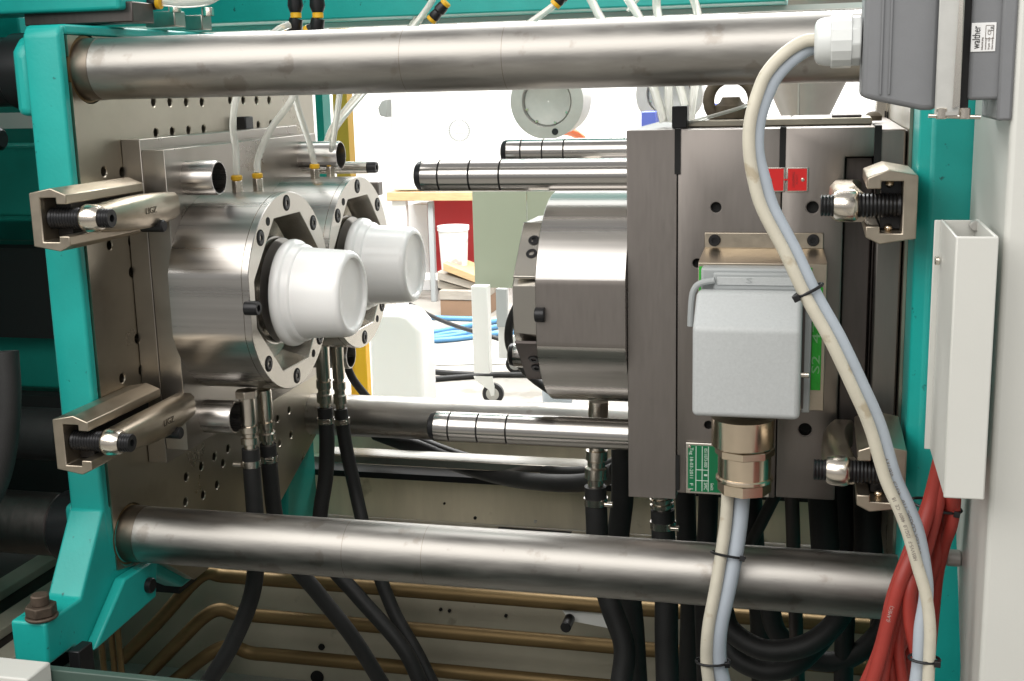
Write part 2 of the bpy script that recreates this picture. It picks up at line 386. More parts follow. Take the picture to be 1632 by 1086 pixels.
# ---- tie bars
def tie(y, z, x0, x1, label):
    t = thing('tie_bar', (x0, y, z), label, 'tie bar', 'steel tie bars of the clamping unit')
    obj('bar', MB().cyl((x0, y, z), (x1, y, z), RB, 96), TIE, t)
    return t
t1 = tie(YB, ZT, X0-.012, .9, 'thick steel tie bar across the top, under the teal beam')
t2 = tie(YB+.004, ZB, X0-.012, .9, 'thick steel tie bar across the bottom, in front of the black hoses')
t3 = tie(YR, ZB+.0, X0-.012, .9, 'rear steel tie bar behind the lower guide pin, seen through the mold gap')
for t, y, z in ((t1, YB, ZT), (t2, YB+.004, ZB)):
    obj('blackened_collar', MB().cyl((X0-.004, y, z), (X0+.028, y, z), RB+.0008, 64), OILED, t)
for t, y, z, xs in ((t1, YB, ZT, (-.62, -.46)), (t2, YB+.004, ZB, (-.76, -.62))):
    for x in xs: obj('wear_mark', MB().lathe([(0, RB+.0001), (.0007, RB+.0001)], (x, y, z), (1, 0, 0), 64, cap=False), OILED, t)

# black tie bar nuts and bars behind the moving platen
for z, lab, xx in ((ZT, 'black retaining nut behind the top left corner of the teal platen', -.36), (ZB, 'black retaining nut with dark steel bar behind the teal platen foot', -.6)):
    t = thing('tie_bar_nut', (X0-.1, YB+.02, z), lab, 'nut', 'black nuts behind the moving platen')
    obj('nut_collar', MB().cyl((X0-.099, YB+.02, z), (X0-.15, YB+.02, z), .064, 48, .006), BLACK, t)
    obj('nut_sleeve', MB().cyl((X0-.1505, YB+.02, z), (X0-.6, YB+.02, z), .058, 48, .004), BLACK if z > 0 else DMOLD, t)

# ---- cavity half of the mold (left)
mc = thing('cavity_mold_half', (X0, 2.265, -.66), 'left mold half with two round steel cavity rings holding white pots', 'injection mold')
z1 = at(255, 738, y=YM).z; z2 = at(295, 718, y=YM).z
obj('clamping_plate', MB().box(X0+.0006, -1.1425, YM, 2.60, z1, -.076), STEEL, mc, bevel=.0012)
obj('cavity_plate', MB().box(-1.142, -1.098, YM+.001, 2.60, z2, -.0945), STEEL, mc, bevel=.0012)
RC, FLT = .183, .1745
def octr(th, k=1.0):
    c, s = math.cos(th), math.sin(th); best = 9
    for nx, ny, d in ((0, 1, .14), (0, -1, .14), (1, 0, .153), (-1, 0, .153), (.718, .696, .139), (-.718, .696, .139), (.718, -.696, .139), (-.718, -.696, .139)):
        q = nx*c+ny*s
        if q > 1e-6: best = min(best, d/q)
    return best*k
def outr(th): return min(RC, FLT/max(1e-6, abs(math.cos(th))))
def loft(rings, cy, n=144, capend=True):      # rings: list of (x, radius function)
    mb = MB(); vs = []; fs = []
    angs = [2*math.pi*i/n for i in range(n)]
    for x, fn in rings:
        for th in angs: r = fn(th); vs.append((x, cy+r*math.cos(th), CZ+r*math.sin(th)))
    for j in range(len(rings)-1):
        for i in range(n): fs.append((j*n+i, j*n+(i+1) % n, (j+1)*n+(i+1) % n, (j+1)*n+i))
    if capend: fs.append(tuple(range((len(rings)-1)*n, len(rings)*n)))
    return mb.add(vs, fs)
XR = -.945
ringsrc = []
for cy in (CY1, CY2):
    rg = obj('cavity_ring', loft([(-1.0978, outr), (XR-.0140, outr), (XR-.0139, lambda t: outr(t)-.0016), (XR-.0128, lambda t: outr(t)-.0016), (XR-.0127, outr), (XR-.0012, outr), (XR, lambda t: outr(t)-.0012), (XR+.00001, lambda t: octr(t)+.0012), (XR-.0012, octr), (XR-.052, lambda t: min(octr(t, .93), .135)), (XR-.060, lambda t: .112), (XR-.0605, lambda t: .02)], cy), TURN, mc, smooth=22)
    rg.data.materials.append(RING)
    for pl in rg.data.polygons:
        c = pl.center+ORG[rg.name]
        if math.hypot(c.y-cy, c.z-CZ) < .1822 and c.x > -1.09 and abs(abs(c.y-cy)-FLT) > .0008: pl.material_index = 1
    for a in (90, 44, 136, 224, 270, 316):
        screw(rg, (XR-.004, cy+.163*math.cos(R(a)), CZ+.163*math.sin(R(a))), QX, .0115, h=.006)
        obj('counterbore', MB().lathe([(.0, .0112), (.0006, .0118), (.0006, .0146), (0, .0147)], (XR+.0002, cy+.163*math.cos(R(a)), CZ+.163*math.sin(R(a))), (1, 0, 0), 24, cap=False), HOLE, rg)
    for u, v in ((-.083, .138), (.083, -.138)):
        obj('dowel_hole', MB().cyl((XR-.002, cy+u, CZ+v), (XR+.0006, cy+u, CZ+v), .0078, 16), HOLE, rg)
    obj('core_sleeve', MB().lathe([(0, .105), (.012, .105), (.014, .101), (.030, .101), (.0305, .098), (.042, .098), (.042, .05)], (XR-.060, cy, CZ), (1, 0, 0), 72, cap=False), DUCT if False else PIN, mc)
p = at(397, 490, y=CY1-FLT)
screw(mc, (p.x-.0, CY1-FLT-.008, p.z), QX, .0125, h=.022)
for y, z in ((2.01, -.149), (2.01, -.592), (2.52, -.140), (2.52, -.585)):
    xe = -1.038 if y < 2.2 else -1.008
    obj('guide_bushing', MB().lathe([(0, .031), (xe+1.098-.003, .031), (xe+1.098, .0295), (xe+1.098, .0275), (xe+1.098-.05, .0275)], (-1.098, y, z), (1, 0, 0), 48, cap=False), TURN, mc)
    obj('bushing_bore', MB().cyl((-1.0975, y, z), (xe-.03, y, z), .0274, 32), HOLE, mc)
p = at(600, 267, y=2.58)
obj('ejector_rod', MB().cyl((-1.098, 2.58, p.z), (p.x-.02, 2.58, p.z), .0135, 24), RING, mc)
screw(mc, (p.x-.019, 2.58, p.z), QX, .0125, h=.02)
p = at(655, 285, y=2.6)
obj('latch_bar', MB().box(-1.098, -.955, 2.603, 2.63, -.235, -.205), MOLD, mc, bevel=.002)
# push-in fittings on the cavity rings
def fitting(parent, x, y, z, h=.03):
    f = obj('push_in_fitting', hex_nut(MB(), (x, y, z), (0, 0, 1), .0105, h), CHROME, parent, bevel=.0012)
    obj('yellow_collar', MB().cyl((x, y, z+h), (x, y, z+h+.010), .0105, 20, .002), YELL, f)
    return Vector((x, y, z+h+.009))
FIT = []
for px, py, yy in ((378, 296, CY1), (411, 292, CY1+.08), (502, 276, CY2-.02), (527, 272, CY2+.06)):
    p = at(px, py, y=yy); zt = CZ+math.sqrt(max(0, RC**2-(yy-(CY1 if yy < 2.3 else CY2))**2))
    FIT.append(fitting(mc, p.x, yy, zt-.003, max(.02, p.z-zt+.012)))

# ---- white pots
def pail(cy, label):
    t = thing('plastic_pot', (XR-.01, cy, CZ-.004), label, 'pot', 'molded white pots on the cores')
    prof = [(.001, .090), (.001, .0965), (.004, .0990), (.010, .0998), (.016, .0985), (.0192, .0955), (.0205, .0925), (.0222, .0916), (.031, .0906), (.0345, .0888), (.036, .0852), (.040, .0843), (.113, .0803), (.119, .0792), (.1242, .0762), (.1266, .0718), (.127, .0682), (.1262, .0662), (.1205, .0646), (.1190, .0620), (.1190, .030), (.1192, .004)]
    obj('pot_wall', MB().lathe(prof, (XR-.004, cy, CZ-.004), (1, 0, 0), 96), PAIL, t, smooth=48)
    return t
pail(CY1, 'nearer glossy white plastic pot on the front core, bottom facing right')
pail(CY2, 'farther white plastic pot on the rear core, partly behind the nearer pot')

# ---- core half of the mold (right)
mk = thing('core_mold_half', (0, 2.265, -.67), 'right mold half of grey steel plates with long guide pins pointing left', 'injection mold')
def plate(name, x0, x1, zb, zt, y0=YM, m=MOLD, bev=.003): return obj(name, MB().box(x0, x1, y0, 2.60, zb, zt), m, mk, bevel=bev)
plate('core_plate', -.2925, -.2135, -.676, -.0735, bev=.001)
plate('backing_plate', -.2125, -.0535, -.665, -.0735, YM+.001)
# spacer plate with a notch for the clamp
zt, zn, zb = -.0735, -.157, -.663
obj('spacer_plate', MB().prism([(-.0525, YM, zt), (.083, YM, zt), (.083, YM, -.118), (.040, YM, -.118), (.040, YM, zn), (.040, YM, zb), (-.0525, YM, zb)], (0, .67, 0)), MOLD, mk, bevel=.0025)
plate('recessed_plate', .0405, .0828, -.62, -.119, YM+.03, DMOLD)
plate('insulating_plate', .0835, .0885, -.64, -.08, YM+.035, DMOLD)
plate('end_plate', .089, .127, -.60, -.0775, YM+.002, MOLD)
plate('gasket_plate', .1275, .1333, -.62, -.08, YM+.02, DMOLD)
# dark slots between the plates
for xa, z0, z1_ in ((-.2130, -.142, -.072), (-.2130, -.69+.03, -.60), (-.0530, -.137, -.072)):
    obj('pry_slot', MB().box(xa-.004 if z0 > -.5 else xa-.001, xa+.005, YM-.0012, YM+.02, z0, z1_), HOLE, mk)
for xs in (.086,):
    obj('pry_slot', MB().box(xs-.004, xs+.006, YM-.001, YM+.03, -.155, -.072), HOLE, mk)
HOLES = ((1141, 331, .0085), (1295, 331, .0095), (1111, 420, .0075), (1283, 685, .0105), (1129, 678, .007))
for px, py, r in HOLES:
    p = at(px, py, y=YM+.012); obj('hole_bottom', MB().cyl((p.x, YM+.012, p.z), (p.x, YM+.02, p.z), r*1.02, 24), HOLE, mk)
for nm_, (xa_, xb_) in (('backing_plate', (-.2125, -.0535)), ('spacer_plate', (-.0525, .083))):
    ob_ = [o for o in bpy.data.objects if o.name == nm_][0]; cm = MB()
    for px, py, r in HOLES:
        p = at(px, py, y=YM)
        if xa_ < p.x < xb_: cm.lathe([(-.002, r*1.2), (.0015, r*1.12), (.0016, r), (.022, r)], (p.x, YM, p.z), (0, 1, 0), 28)
    c_ = obj('cutter', cm, HOLE, None, smooth=0); c_.location = Vector(ORG['cutter'])
    bv = ob_.modifiers['bevel']; md = ob_.modifiers.new('holes', 'BOOLEAN'); md.object = c_; md.solver = 'EXACT'
    dg = bpy.context.evaluated_depsgraph_get(); dg.update()
    nm = bpy.data.meshes.new_from_object(ob_.evaluated_get(dg)); ob_.modifiers.clear(); ob_.data = nm
    nm.polygons.foreach_set('use_smooth', [True]*len(nm.polygons)); nm.set_sharp_from_angle(angle=R(30))
    bpy.data.objects.remove(c_)
# core heads
for cy in (CY1, CY2):
    ch = obj('core_block', loft([(-.2929, lambda t: .01), (-.293, outr), (-.4388, outr), (-.44, lambda t: outr(t)-.0012), (-.4401, lambda t: octr(t))], cy, capend=True), TURN, mk, smooth=22)
    ch.data.materials.append(MOLD)
    for pl in ch.data.polygons:
        c = pl.center+ORG[ch.name]
        if abs(abs(c.y-cy)-FLT) < .0008: pl.material_index = 1
    obj('core_boss', loft([(-.4402, lambda t: octr(t, .995)), (-.4835, lambda t: octr(t, .955)), (-.4855, lambda t: octr(t, .94)), (-.486, lambda t: .04)], cy), RING, ch, smooth=20)
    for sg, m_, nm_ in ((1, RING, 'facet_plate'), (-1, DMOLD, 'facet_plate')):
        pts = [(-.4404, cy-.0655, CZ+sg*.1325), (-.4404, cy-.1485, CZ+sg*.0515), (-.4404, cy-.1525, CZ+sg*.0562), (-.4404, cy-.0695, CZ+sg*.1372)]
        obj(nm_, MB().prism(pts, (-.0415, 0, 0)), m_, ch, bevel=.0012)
    for u, v in ((-.0973, .1083), (-.1168, .0882)):
        q = Vector((0, 0, 1)).rotation_difference(Vector((-.05, -.718, .696)))
        screw(ch, (-.4575, cy+u, CZ+v), q, .0095, h=.004)
    for u, v in ((-.1168, -.0882), (-.0973, -.1083)):
        q = Vector((0, 0, 1)).rotation_difference(Vector((-.05, -.718, -.696)))
        screw(ch, (-.4575, cy+u, CZ+v), q, .0095, h=.004)
    obj('stop_screw', MB().cyl((-.440, cy-FLT-.001, -.366), (-.424, cy-FLT-.001, -.366), .0125, 24, .001), BLACK, ch)
# guide pins with grease grooves
def guide_pin(y, z, x0, grooves, r=.027, lab=None):
    prof = [(0, r*.72), (.004, r*.86), (.012, r*.97), (.014, r)]
    for g in grooves: prof += [(g-.0016, r), (g-.0014, r-.0022), (g+.0014, r-.0022), (g+.0016, r)]
    prof += [(-.2935-x0, r)]
    o = obj('guide_pin', MB().lathe(prof, (x0, y, z), (1, 0, 0), 56), PIN, mk, smooth=30)
    obj('pin_tip', MB().lathe([(0, .001), (-.0002, r*.70), (.003, r*.87), (.0125, r*.99)], (x0, y, z), (1, 0, 0), 56, cap=False), BLACK, o)
    for g in grooves: obj('grease_groove', MB().lathe([(g-.0013, r-.0021), (g+.0013, r-.0021)], (x0, y, z), (1, 0, 0), 56, cap=False), HOLE, o)
    return o
guide_pin(2.01, -.148, -.667, (.044, .098, .151))
guide_pin(2.01, -.592, -.661, (.040, .092, .145))
guide_pin(2.52, -.137, -.645, (.044, .09, .135))
guide_pin(2.52, -.573, -.641, (.044,))
# nameplate with lettering
a = at(1093, 705, y=YM-.0015); b = at(1226, 793, y=YM-.0015)
npl = obj('nameplate', MB().box(a.x, b.x, YM-.0035, YM-.0005, b.z, a.z), RING, mk, bevel=.0012)
obj('green_field', MB().box(a.x+.004, b.x-.004, YM-.0043, YM-.0036, b.z+.004, a.z-.004), GPLATE, npl, smooth=0)
def lines(parent, xs, zs, x0, x1, z0, z1, y, m, w=.0006):
    mb = MB()
    for x in xs: mb.box(x-w, x+w, y-.0003, y, z0, z1)
    for z in zs: mb.box(x0, x1, y-.0003, y, z-w, z+w)
    return obj('ruled_lines', mb, m, parent, smooth=0)
H = a.z-b.z
lines(npl, [a.x+.017, a.x+.027, a.x+.037], [], 0, 0, b.z+.005, a.z-.005, YM-.0044, INKW)
lines(npl, [], [b.z+H*.48, b.z+H*.27], a.x+.017, a.x+.037, 0, 0, YM-.00445, INKW)
for body, dx, dz, w in (('Tag 18-03-2011', .0095, .40, .052), ('F 1', .0095, .86, .010), ('0511073-000', .0325, .28, .032), ('1', .0325, .62, .003), ('SMC', .0325, .84, .012), ('Gewicht', .043, .84, .012)):
    text(npl, body, .0078, (a.x+dx, YM-.0046, a.z-H*dz), (0, 0, -1), (1, 0, 0), INKW, width=w)
for x in (a.x+.0065, b.x-.006):
    for z in (a.z-.0065, b.z+.0065): obj('rivet', MB().lathe([(0, .0028), (.001, .0024), (.0014, .001)], (x, YM-.0043, z), (0, -1, 0), 14), CHROME, npl)
# red tags with a link
ra = at(1220, 267, y=YM-.001); rb = at(1251, 306, y=YM-.001); rc = at(1254, 267, y=YM-.001); rd = at(1288, 306, y=YM-.001)
for k, (p, q) in enumerate(((ra, rb), (rc, rd))):
    t = obj('tag_plate', MB().box(p.x, q.x, YM-.0025, YM-.0004, q.z, p.z), RING, mk, bevel=.001)
    obj('red_field', MB().box(p.x+.002, q.x-.0025, YM-.0034, YM-.0026, q.z+.002, p.z-.002), REDT, t, smooth=0)
    hx = p.x+.0075 if k == 0 else q.x-.0085; hz = (p.z+q.z)/2
    obj('tag_screw', MB().lathe([(0, .003), (.0012, .0026), (.0016, .001)], (hx, YM-.0034, hz), (0, -1, 0), 16), CHROME, t)
    if k:
        for i, s in enumerate(('TRANSPORT', 'LOCK')): text(t, s, .005, (p.x+.010+.005*i, YM-.0036, hz), (0, 0, -1), (1, 0, 0), INKR, width=.024-.009*i)
obj('tag_link', MB().box(rb.x-.002, rc.x+.002, YM-.0038, YM-.0027, (ra.z+rb.z)/2-.0012, (ra.z+rb.z)/2+.0012), REDT, mk)
# top of the mold: rail, eye bolt, black block
obj('mold_rail', MB().box(-.21, .08, 2.0, 2.10, -.073, -.062), PLATEN, mk, bevel=.002)
obj('cover_strip', MB().box(.02, .065, 2.02, 2.12, -.0615, -.058), DMOLD, mk, bevel=.001)
p = at(1085, 183, y=1.99); obj('black_stop', MB().box(p.x-.012, p.x+.012, 1.97, 2.0, -.073, p.z+.014), BLACK, mk, bevel=.0015)
eb = thing('lifting_eye', (0, 0, 0), 'rusty steel lifting eye bolt standing on the right mold half', 'eye bolt')
e0 = at(1165, 160, y=2.06); eb.location = (e0.x, 2.06, -.061); ORG[eb.name] = Vector(eb.location)
ringp = [Vector((e0.x+.036*math.cos(t), 2.06, e0.z+.036*math.sin(t))) for t in [2*math.pi*i/40 for i in range(41)]]
obj('eye_ring', MB().tube(ringp, .0095, 14, cap=False), DKIRON, eb)
obj('eye_collar', MB().lathe([(0, .027), (.02, .026), (.026, .018), (.034, .014)], (e0.x, 2.06, -.061), (0, 0, 1), 28), DKIRON, eb)

# ---- mold clamps
PR = [(0, .045), (.038, .053), (.064, .042), (.064, .026), (.046, .026), (.046, .037), (.018, .037), (.018, -.037), (.046, -.037), (.046, -.027), (.064, -.027), (.064, -.043), (.046, -.053), (0, -.045)]
PR = [(x, z*.925) for x, z in PR]
def clamp(bx, s, y0, zc, label, ln=.225):
    t = thing('mold_clamp', (bx, y0, zc), label, 'clamp', 'nickel plated mold clamps on the platens')
    obj('channel_body', MB().prism([(bx+s*(.0008+x), y0, zc+z) for x, z in PR], (0, ln, 0)), NICK, t, bevel=.0016)
    obj('slot_shade', MB().box(bx+s*.0185, bx+s*.0455, y0+.040, y0+ln-.01, zc-.033, zc+.033), BLACK, t, bevel=.001)  # black filler standing in for the shade inside the slot
    ys = y0+.028
    obj('threaded_stud', MB().lathe([(0, .0165)]+[q for i in range(11) for q in ((.002+i*.005, .0165), (.0045+i*.005, .0148))]+[(.0585, .0165)], (bx+s*.02, ys, zc), (s, 0, 0), 28), BLACK, t)
    obj('clamp_nut', MB().lathe([(0, .0155), (.003, .0200), (.008, .0220), (.022, .0215), (.030, .0195), (.033, .0175)], (bx+s*.073, ys, zc), (s, 0, 0), 32), CHROME, t)
    e = obj('stud_end', MB().lathe([(0, .0148)]+[q for i in range(3) for q in ((.003+i*.0045, .0150), (.005+i*.0045, .0136))]+[(.0165, .0150), (.018, .0138), (.018, .006), (.010, .006)], (bx+s*.1055, ys, zc), (s, 0, 0), 28), BLACK, t)
    arm = MB(); n = 10; pts = []
    for i in range(n+1):
        v = i/n; y = ys+.015+v*(ln+.012); hh = .020+.006*math.sin(v*math.pi)+.002*v; xo = bx+s*(.082+.012*math.sin(v*math.pi)+.0*v)
        pts.append((y, hh, xo))
    vs = []; fs = []
    for y, hh, xo in pts:
        for dx, dz in ((-.018, -.8), (-.014, -1), (.010, -1), (.017, -.72), (.019, 0), (.017, .72), (.010, 1), (-.014, 1), (-.018, .8)): vs.append((xo+s*dx, y, zc-.004+dz*hh))
    for i in range(n):
        for k in range(9): fs.append((i*9+k, i*9+(k+1) % 9, (i+1)*9+(k+1) % 9, (i+1)*9+k))
    fs += [tuple(range(9)), tuple(range(n*9, n*9+9))]
    ar = obj('clamp_arm', arm.add(vs, fs), NICK, t, smooth=50)
    if s > 0:
        text(ar, 'LIGZ', .015, (bx+s*.1132, ys+.135, zc-.002), (0, 1, 0), (0, 0, 1), STAMP, width=.034)
        obj('pressure_pin', MB().cyl((bx+.075, ys+.165, zc-.031), (bx+.118, ys+.165, zc-.031), .0105, 20, .002), BLACK, t)
    else:
        for dz in (.029, -.03): obj('locating_ball', MB().lathe([(0, .001), (.002, .0045), (.005, .0055), (.009, .003), (.010, .001)], (bx+s*.035, y0+.03, zc+dz), (0, -1, 0), 14), BRASS, t)
    return t
cl = clamp(X0, 1, 1.657, -.186, 'upper left mold clamp on the teal platen, black stud in its channel')
dup(cl, (X0, 1.657, -.547), 'lower left mold clamp in front of the teal platen, above the foot')
crr = clamp(.1285, -1, 1.68, -.169, 'upper right mold clamp beside the red tags, channel open to the left', .18)
dup(crr, (.1285, 1.68, -.542), 'lower right mold clamp below the dark plates, half behind the cables')

# ---- fixed platen and control cabinet on the right
fp = thing('fixed_platen', (.2, 2.2, -1.0), 'teal cast fixed platen standing behind the right mold half', 'machine platen')
obj('casting', MB().prism([(X1+.001, YF+.02, .30), (X1+.001, YF+.02, -1.30), (X1+.020, YF, -1.30), (X1+.020, YF, .30)], (0, 0, 0)) if False else MB().prism([(X1+.0005, 2.9, -1.35), (X1+.0005, YF+.02, -1.35), (X1+.018, YF, -1.35), (.42, YF, -1.35), (.42, 2.9, -1.35)], (0, 0, 1.75)), TEAL, fp, bevel=.004)
obj('steel_face_plate', MB().box(X1-.0045, X1, YF+.13, 2.8, -.82, .3), PLATEN, fp)
cv = thing('slotted_cover', (.1, 2.5, -.1), 'grey slotted sheet cover behind the top of the right mold half', 'cover')
a = at(1396, 160, y=2.5); b = at(1452, 214, y=2.5)
obj('sheet', MB().box(a.x, min(b.x, .128), 2.50, 2.53, b.z, a.z), RING, cv, bevel=.002)
for px, py, h in ((1410, 177, 13), (1414, 178, 13), (1418, 179, 13), (1422, 180, 13), (1428, 181, 12), (1432, 182, 12), (1436, 183, 12), (1440, 184, 12)):
    a = at(px, py, y=2.4995); b = at(px+2, py+h, y=2.4995); obj('slot', MB().box(a.x, b.x, 2.4985, 2.4999, b.z, a.z), HOLE, cv, smooth=0)
a = at(1392, 181, y=2.2); obj('round_knob', MB().lathe([(0, .014), (.008, .015), (.014, .009), (.016, .002)], (a.x, 2.2, -.0735), (0, 0, 1), 20), DKIRON, cv)
cb = thing('control_cabinet', (.5, 1.5, -1.2), 'tall off-white machine cabinet filling the right edge of the photo', 'cabinet')
XC = .2035
obj('side_panel', MB().prism([(XC, 1.452, .45), (XC, YF-.004, .45), (XC, YF-.004, -.60), (XC, 1.62, -.78), (XC, 1.62, -1.2), (XC, 1.452, -1.2)], (.012, 0, 0)), OFFW, cb, bevel=.002)
obj('front_panel', MB().box(XC-.001, .9, 1.438, 1.4515, -1.2, .45), OFFW, cb, bevel=.006, seg=3)
p = at(1527, 890, x=XC-.004)
obj('panel_screw', MB().cyl((XC-.0005, p.y, p.z), (XC-.02, p.y, p.z), .0115, 18, .002), DUCT, cb)
# white trunking on the cabinet side
dt = thing('cable_trunking', (.17, 1.45, -.46), 'white sheet metal cable trunking, open at the top, beside the cabinet', 'trunking')
xl, xr = .146, .189; zt0 = -.170; zb0 = -.464
obj('trunking_cover', MB().box(xl, xr, 1.38, 1.3845, zb0, zt0), WHITEP if False else OFFW, dt, bevel=.0018)
obj('side_wall', MB().box(xr-.004, xr, 1.385, 1.555, zb0+.004, zt0), OFFW, dt, bevel=.001)
obj('back_sheet', MB().box(xl-.007, xr, 1.556, 1.56, zb0+.004, zt0-.002), OFFW, dt, bevel=.001)
obj('side_wall', MB().box(xl, xl+.003, 1.385, 1.555, zb0+.003, zt0-.001), OFFW, dt, bevel=.001)
p = at(1501, 412, y=1.55); obj('flange_screw', MB().cyl((xl-.0015, 1.53, p.z), (xl-.007, 1.53, p.z), .0055, 16, .001), CHROME, dt)
p = at(1560, 372, y=1.50); obj('inner_screw', MB().cyl((p.x, 1.553, p.z+.004), (p.x, 1.535, p.z+.004), .006, 14, .001), DUCT, dt)

# ---- big grey connector at the top right
gb = thing('heavy_connector', (.12, 1.5, 0), 'big grey rectangular connector with steel clip and white maker label, top right', 'connector')
q = lambda px, py, y=1.45: at(px, py, y=y)
zl = q(1380, 155).z; zr = q(1480, 176).z; ztop = .20
xa, xb = q(1376, 100).x, q(1490, 100).x
obj('hood', MB().prism([(xa, 1.45, ztop), (xa-.001, 1.45, zl), (xa+.012, 1.45, zl-.004), (xb-.012, 1.45, zr), (xb+.004, 1.45, zr), (xb+.004, 1.45, ztop)], (0, .10, 0)), BOXG, gb, bevel=.006, seg=3)
mbr = MB()
for px in (1404, 1418): mbr.box(q(px, 60).x, q(px+4, 60).x, 1.4475, 1.4499, zl+.002, ztop)
obj('hood_rib', mbr, BOXG, gb, bevel=.001)
xc0, xc1 = q(1491, 100).x, q(1531, 100).x
clip = obj('locking_clip', MB().box(xc0, xc1, 1.435, 1.4385, q(1500, 186, 1.435).z, ztop), GALV, gb, bevel=.0015)
obj('clip_fold', MB().prism([(xc1-.004, 1.434, q(0, 0).z*0+ztop), (xc1-.001, 1.430, ztop), (xc1-.001, 1.430, q(1520, 168).z), (xc1-.008, 1.434, q(1520, 172).z)], (0, -.003, 0)), RING, clip)
obj('clip_hook', MB().box(xc0+.002, xc0+.024, 1.4325, 1.4345, q(1500, 178).z-.004, q(1500, 178).z), DUCT, clip)
obj('clip_pin', MB().cyl((xc0-.006, 1.437, q(1500, 184).z), (xc1+.022, 1.437, q(1500, 186).z-.001), .0025, 12), CHROME, clip)
for px in (1500, 1537):
    e = q(px, 190, 1.437); obj('clip_rivet', MB().cyl((e.x, 1.437, e.z), (e.x, 1.437, e.z+.012), .006, 16, .001), CHROME, clip)
obj('seal_gap', MB().box(xc1-.002, q(1547, 80).x, 1.447, 1.54, zr-.001, ztop), HOLE, gb)
bs = obj('bulkhead_housing', MB().box(q(1545, 80).x, XC-.0036, 1.443, 1.56, q(1560, 160, 1.443).z, ztop), BOXG, gb, bevel=.004, seg=3)
obj('housing_flange', MB().box(XC-.016, XC-.0005, 1.437, 1.57, q(1580, 193, 1.437).z, ztop), BOXG, gb, bevel=.003)
la = q(1549, 37, 1.442); lb = q(1586, 82, 1.442)
lab = obj('maker_label', MB().box(la.x, lb.x, 1.4418, 1.4427, lb.z, la.z), LABELW, bs, bevel=.0003)
text(lab, 'walther', .0115, (la.x+.0055, 1.4415, (la.z+lb.z)/2), (0, 0, 1), (-1, 0, 0), INK, width=.024)
for i in range(4): text(lab, ('Industrial plug', 'connector', '24 pole  16 A', 'Germany')[i], .0026, (la.x+.0115+.0034*i, 1.4415, lb.z+.0085), (0, 0, 1), (-1, 0, 0), INKP, width=.013)
mbx = MB()
for (x_, z_, w_, h_) in ((la.x+.0145, la.z-.010, .0003, .007), (la.x+.0225, la.z-.010, .0003, .007)): mbx.box(x_-w_, x_+w_, 1.4414, 1.4417, z_-h_, z_+h_)
for z_ in (la.z-.003, la.z-.017): mbx.box(la.x+.0145, la.x+.0225, 1.4414, 1.4417, z_-.0003, z_+.0003)
obj('label_box', mbx, INKP, lab, smooth=0)
text(lab, 'CE', .005, (la.x+.0185, 1.4415, la.z-.010), (0, 0, 1), (-1, 0, 0), INKP)
text(lab, 'UL', .005, (lb.x-.004, 1.4415, la.z-.006), (0, 0, 1), (-1, 0, 0), INK)
gz = q(1340, 66, 1.49).z
gl = obj('cable_gland', MB().lathe([(0, .0285), (.0245, .0285)], (at(1372, 66, y=1.49).x, 1.49, gz), (-1, 0, 0), 10), GLANDW, gb, bevel=.0015, smooth=20)
g0 = at(1358, 66, y=1.49).x
gn = obj('gland_nut', MB().lathe([(0, .0275), (.001, .0302), (.022, .0302), (.0235, .029)], (g0, 1.49, gz), (-1, 0, 0), 16), GLANDW, gl, smooth=15)
obj('gland_dome', MB().lathe([(.0236, .0275), (.030, .0272), (.036, .0258), (.0395, .0235), (.0415, .0195), (.042, .0165)], (g0, 1.49, gz), (-1, 0, 0), 40), GLANDW, gb, smooth=60)
# ------------------------------------------------------------------ plug connector on the mold front
pc = thing('plug_connector', (-.09, 1.86, -.5), 'light grey square plug connector with brass gland on the mold front', 'connector')
a = at(1123, 371, y=1.926); b = at(1312, 397, y=1.926); c = at(1113, 419, y=1.868); d = at(1312, 655, y=1.868)
obj('bracket_tab', MB().box(a.x, b.x, 1.9255, 1.9285, b.z, a.z), NICK, pc, bevel=.001)
obj('bracket_slope', MB().prism([(a.x, 1.9255, b.z), (b.x, 1.9255, b.z), (d.x, 1.868, c.z), (c.x, 1.868, c.z)], (0, .003, .001)), NICK, pc, bevel=.0008)
obj('bracket_face', MB().box(c.x, d.x, 1.8665, 1.8695, d.z, c.z+.0003), NICK, pc, bevel=.001)
for px in (1139, 1296):
    e = at(px, 383, y=1.925); screw(pc, (e.x, 1.9255, e.z), QNY, .0093, h=.006)
g1 = at(1114, 424, y=1.865); g2 = at(1297, 424, y=1.865); g3 = at(1311, 620, y=1.865)
st = obj('green_gasket', MB().box(g1.x, g2.x-.002, 1.8645, 1.8663, g1.z-.08, g1.z-.001), GREENS, pc, bevel=.0008)
st2 = obj('green_tag', MB().box(at(1293, 560, y=1.865).x, at(1309, 560, y=1.865).x, 1.8632, 1.8644, at(1300, 622, y=1.865).z, g1.z-.03), GREENS, pc, bevel=.0006)
text(st2, 'S2  47A', .017, (at(1301, 560, y=1.863).x, 1.8630, at(1301, 545, y=1.863).z), (0, 0, 1), (-1, 0, 0), INKG, width=.10)
f1 = at(1117, 427, y=1.832); f2 = at(1287, 432, y=1.832)
obj('bulkhead_frame', MB().box(f1.x, f2.x+.002, 1.832, 1.8642, at(1200, 640, y=1.85).z, f1.z), GREYP, pc, bevel=.004, seg=3)
l1 = at(1137, 434, y=1.828); l2 = at(1270, 456, y=1.828)
lev = obj('locking_lever', MB().box(l1.x, l2.x, 1.824, 1.8318, l2.z-.008, l1.z), GREYP, pc, bevel=.003)
obj('lever_panel', MB().box(l1.x+.006, l2.x-.004, 1.8222, 1.8238, l2.z+.0005, l1.z-.006), BOXG if False else HOOD, lev, bevel=.001)
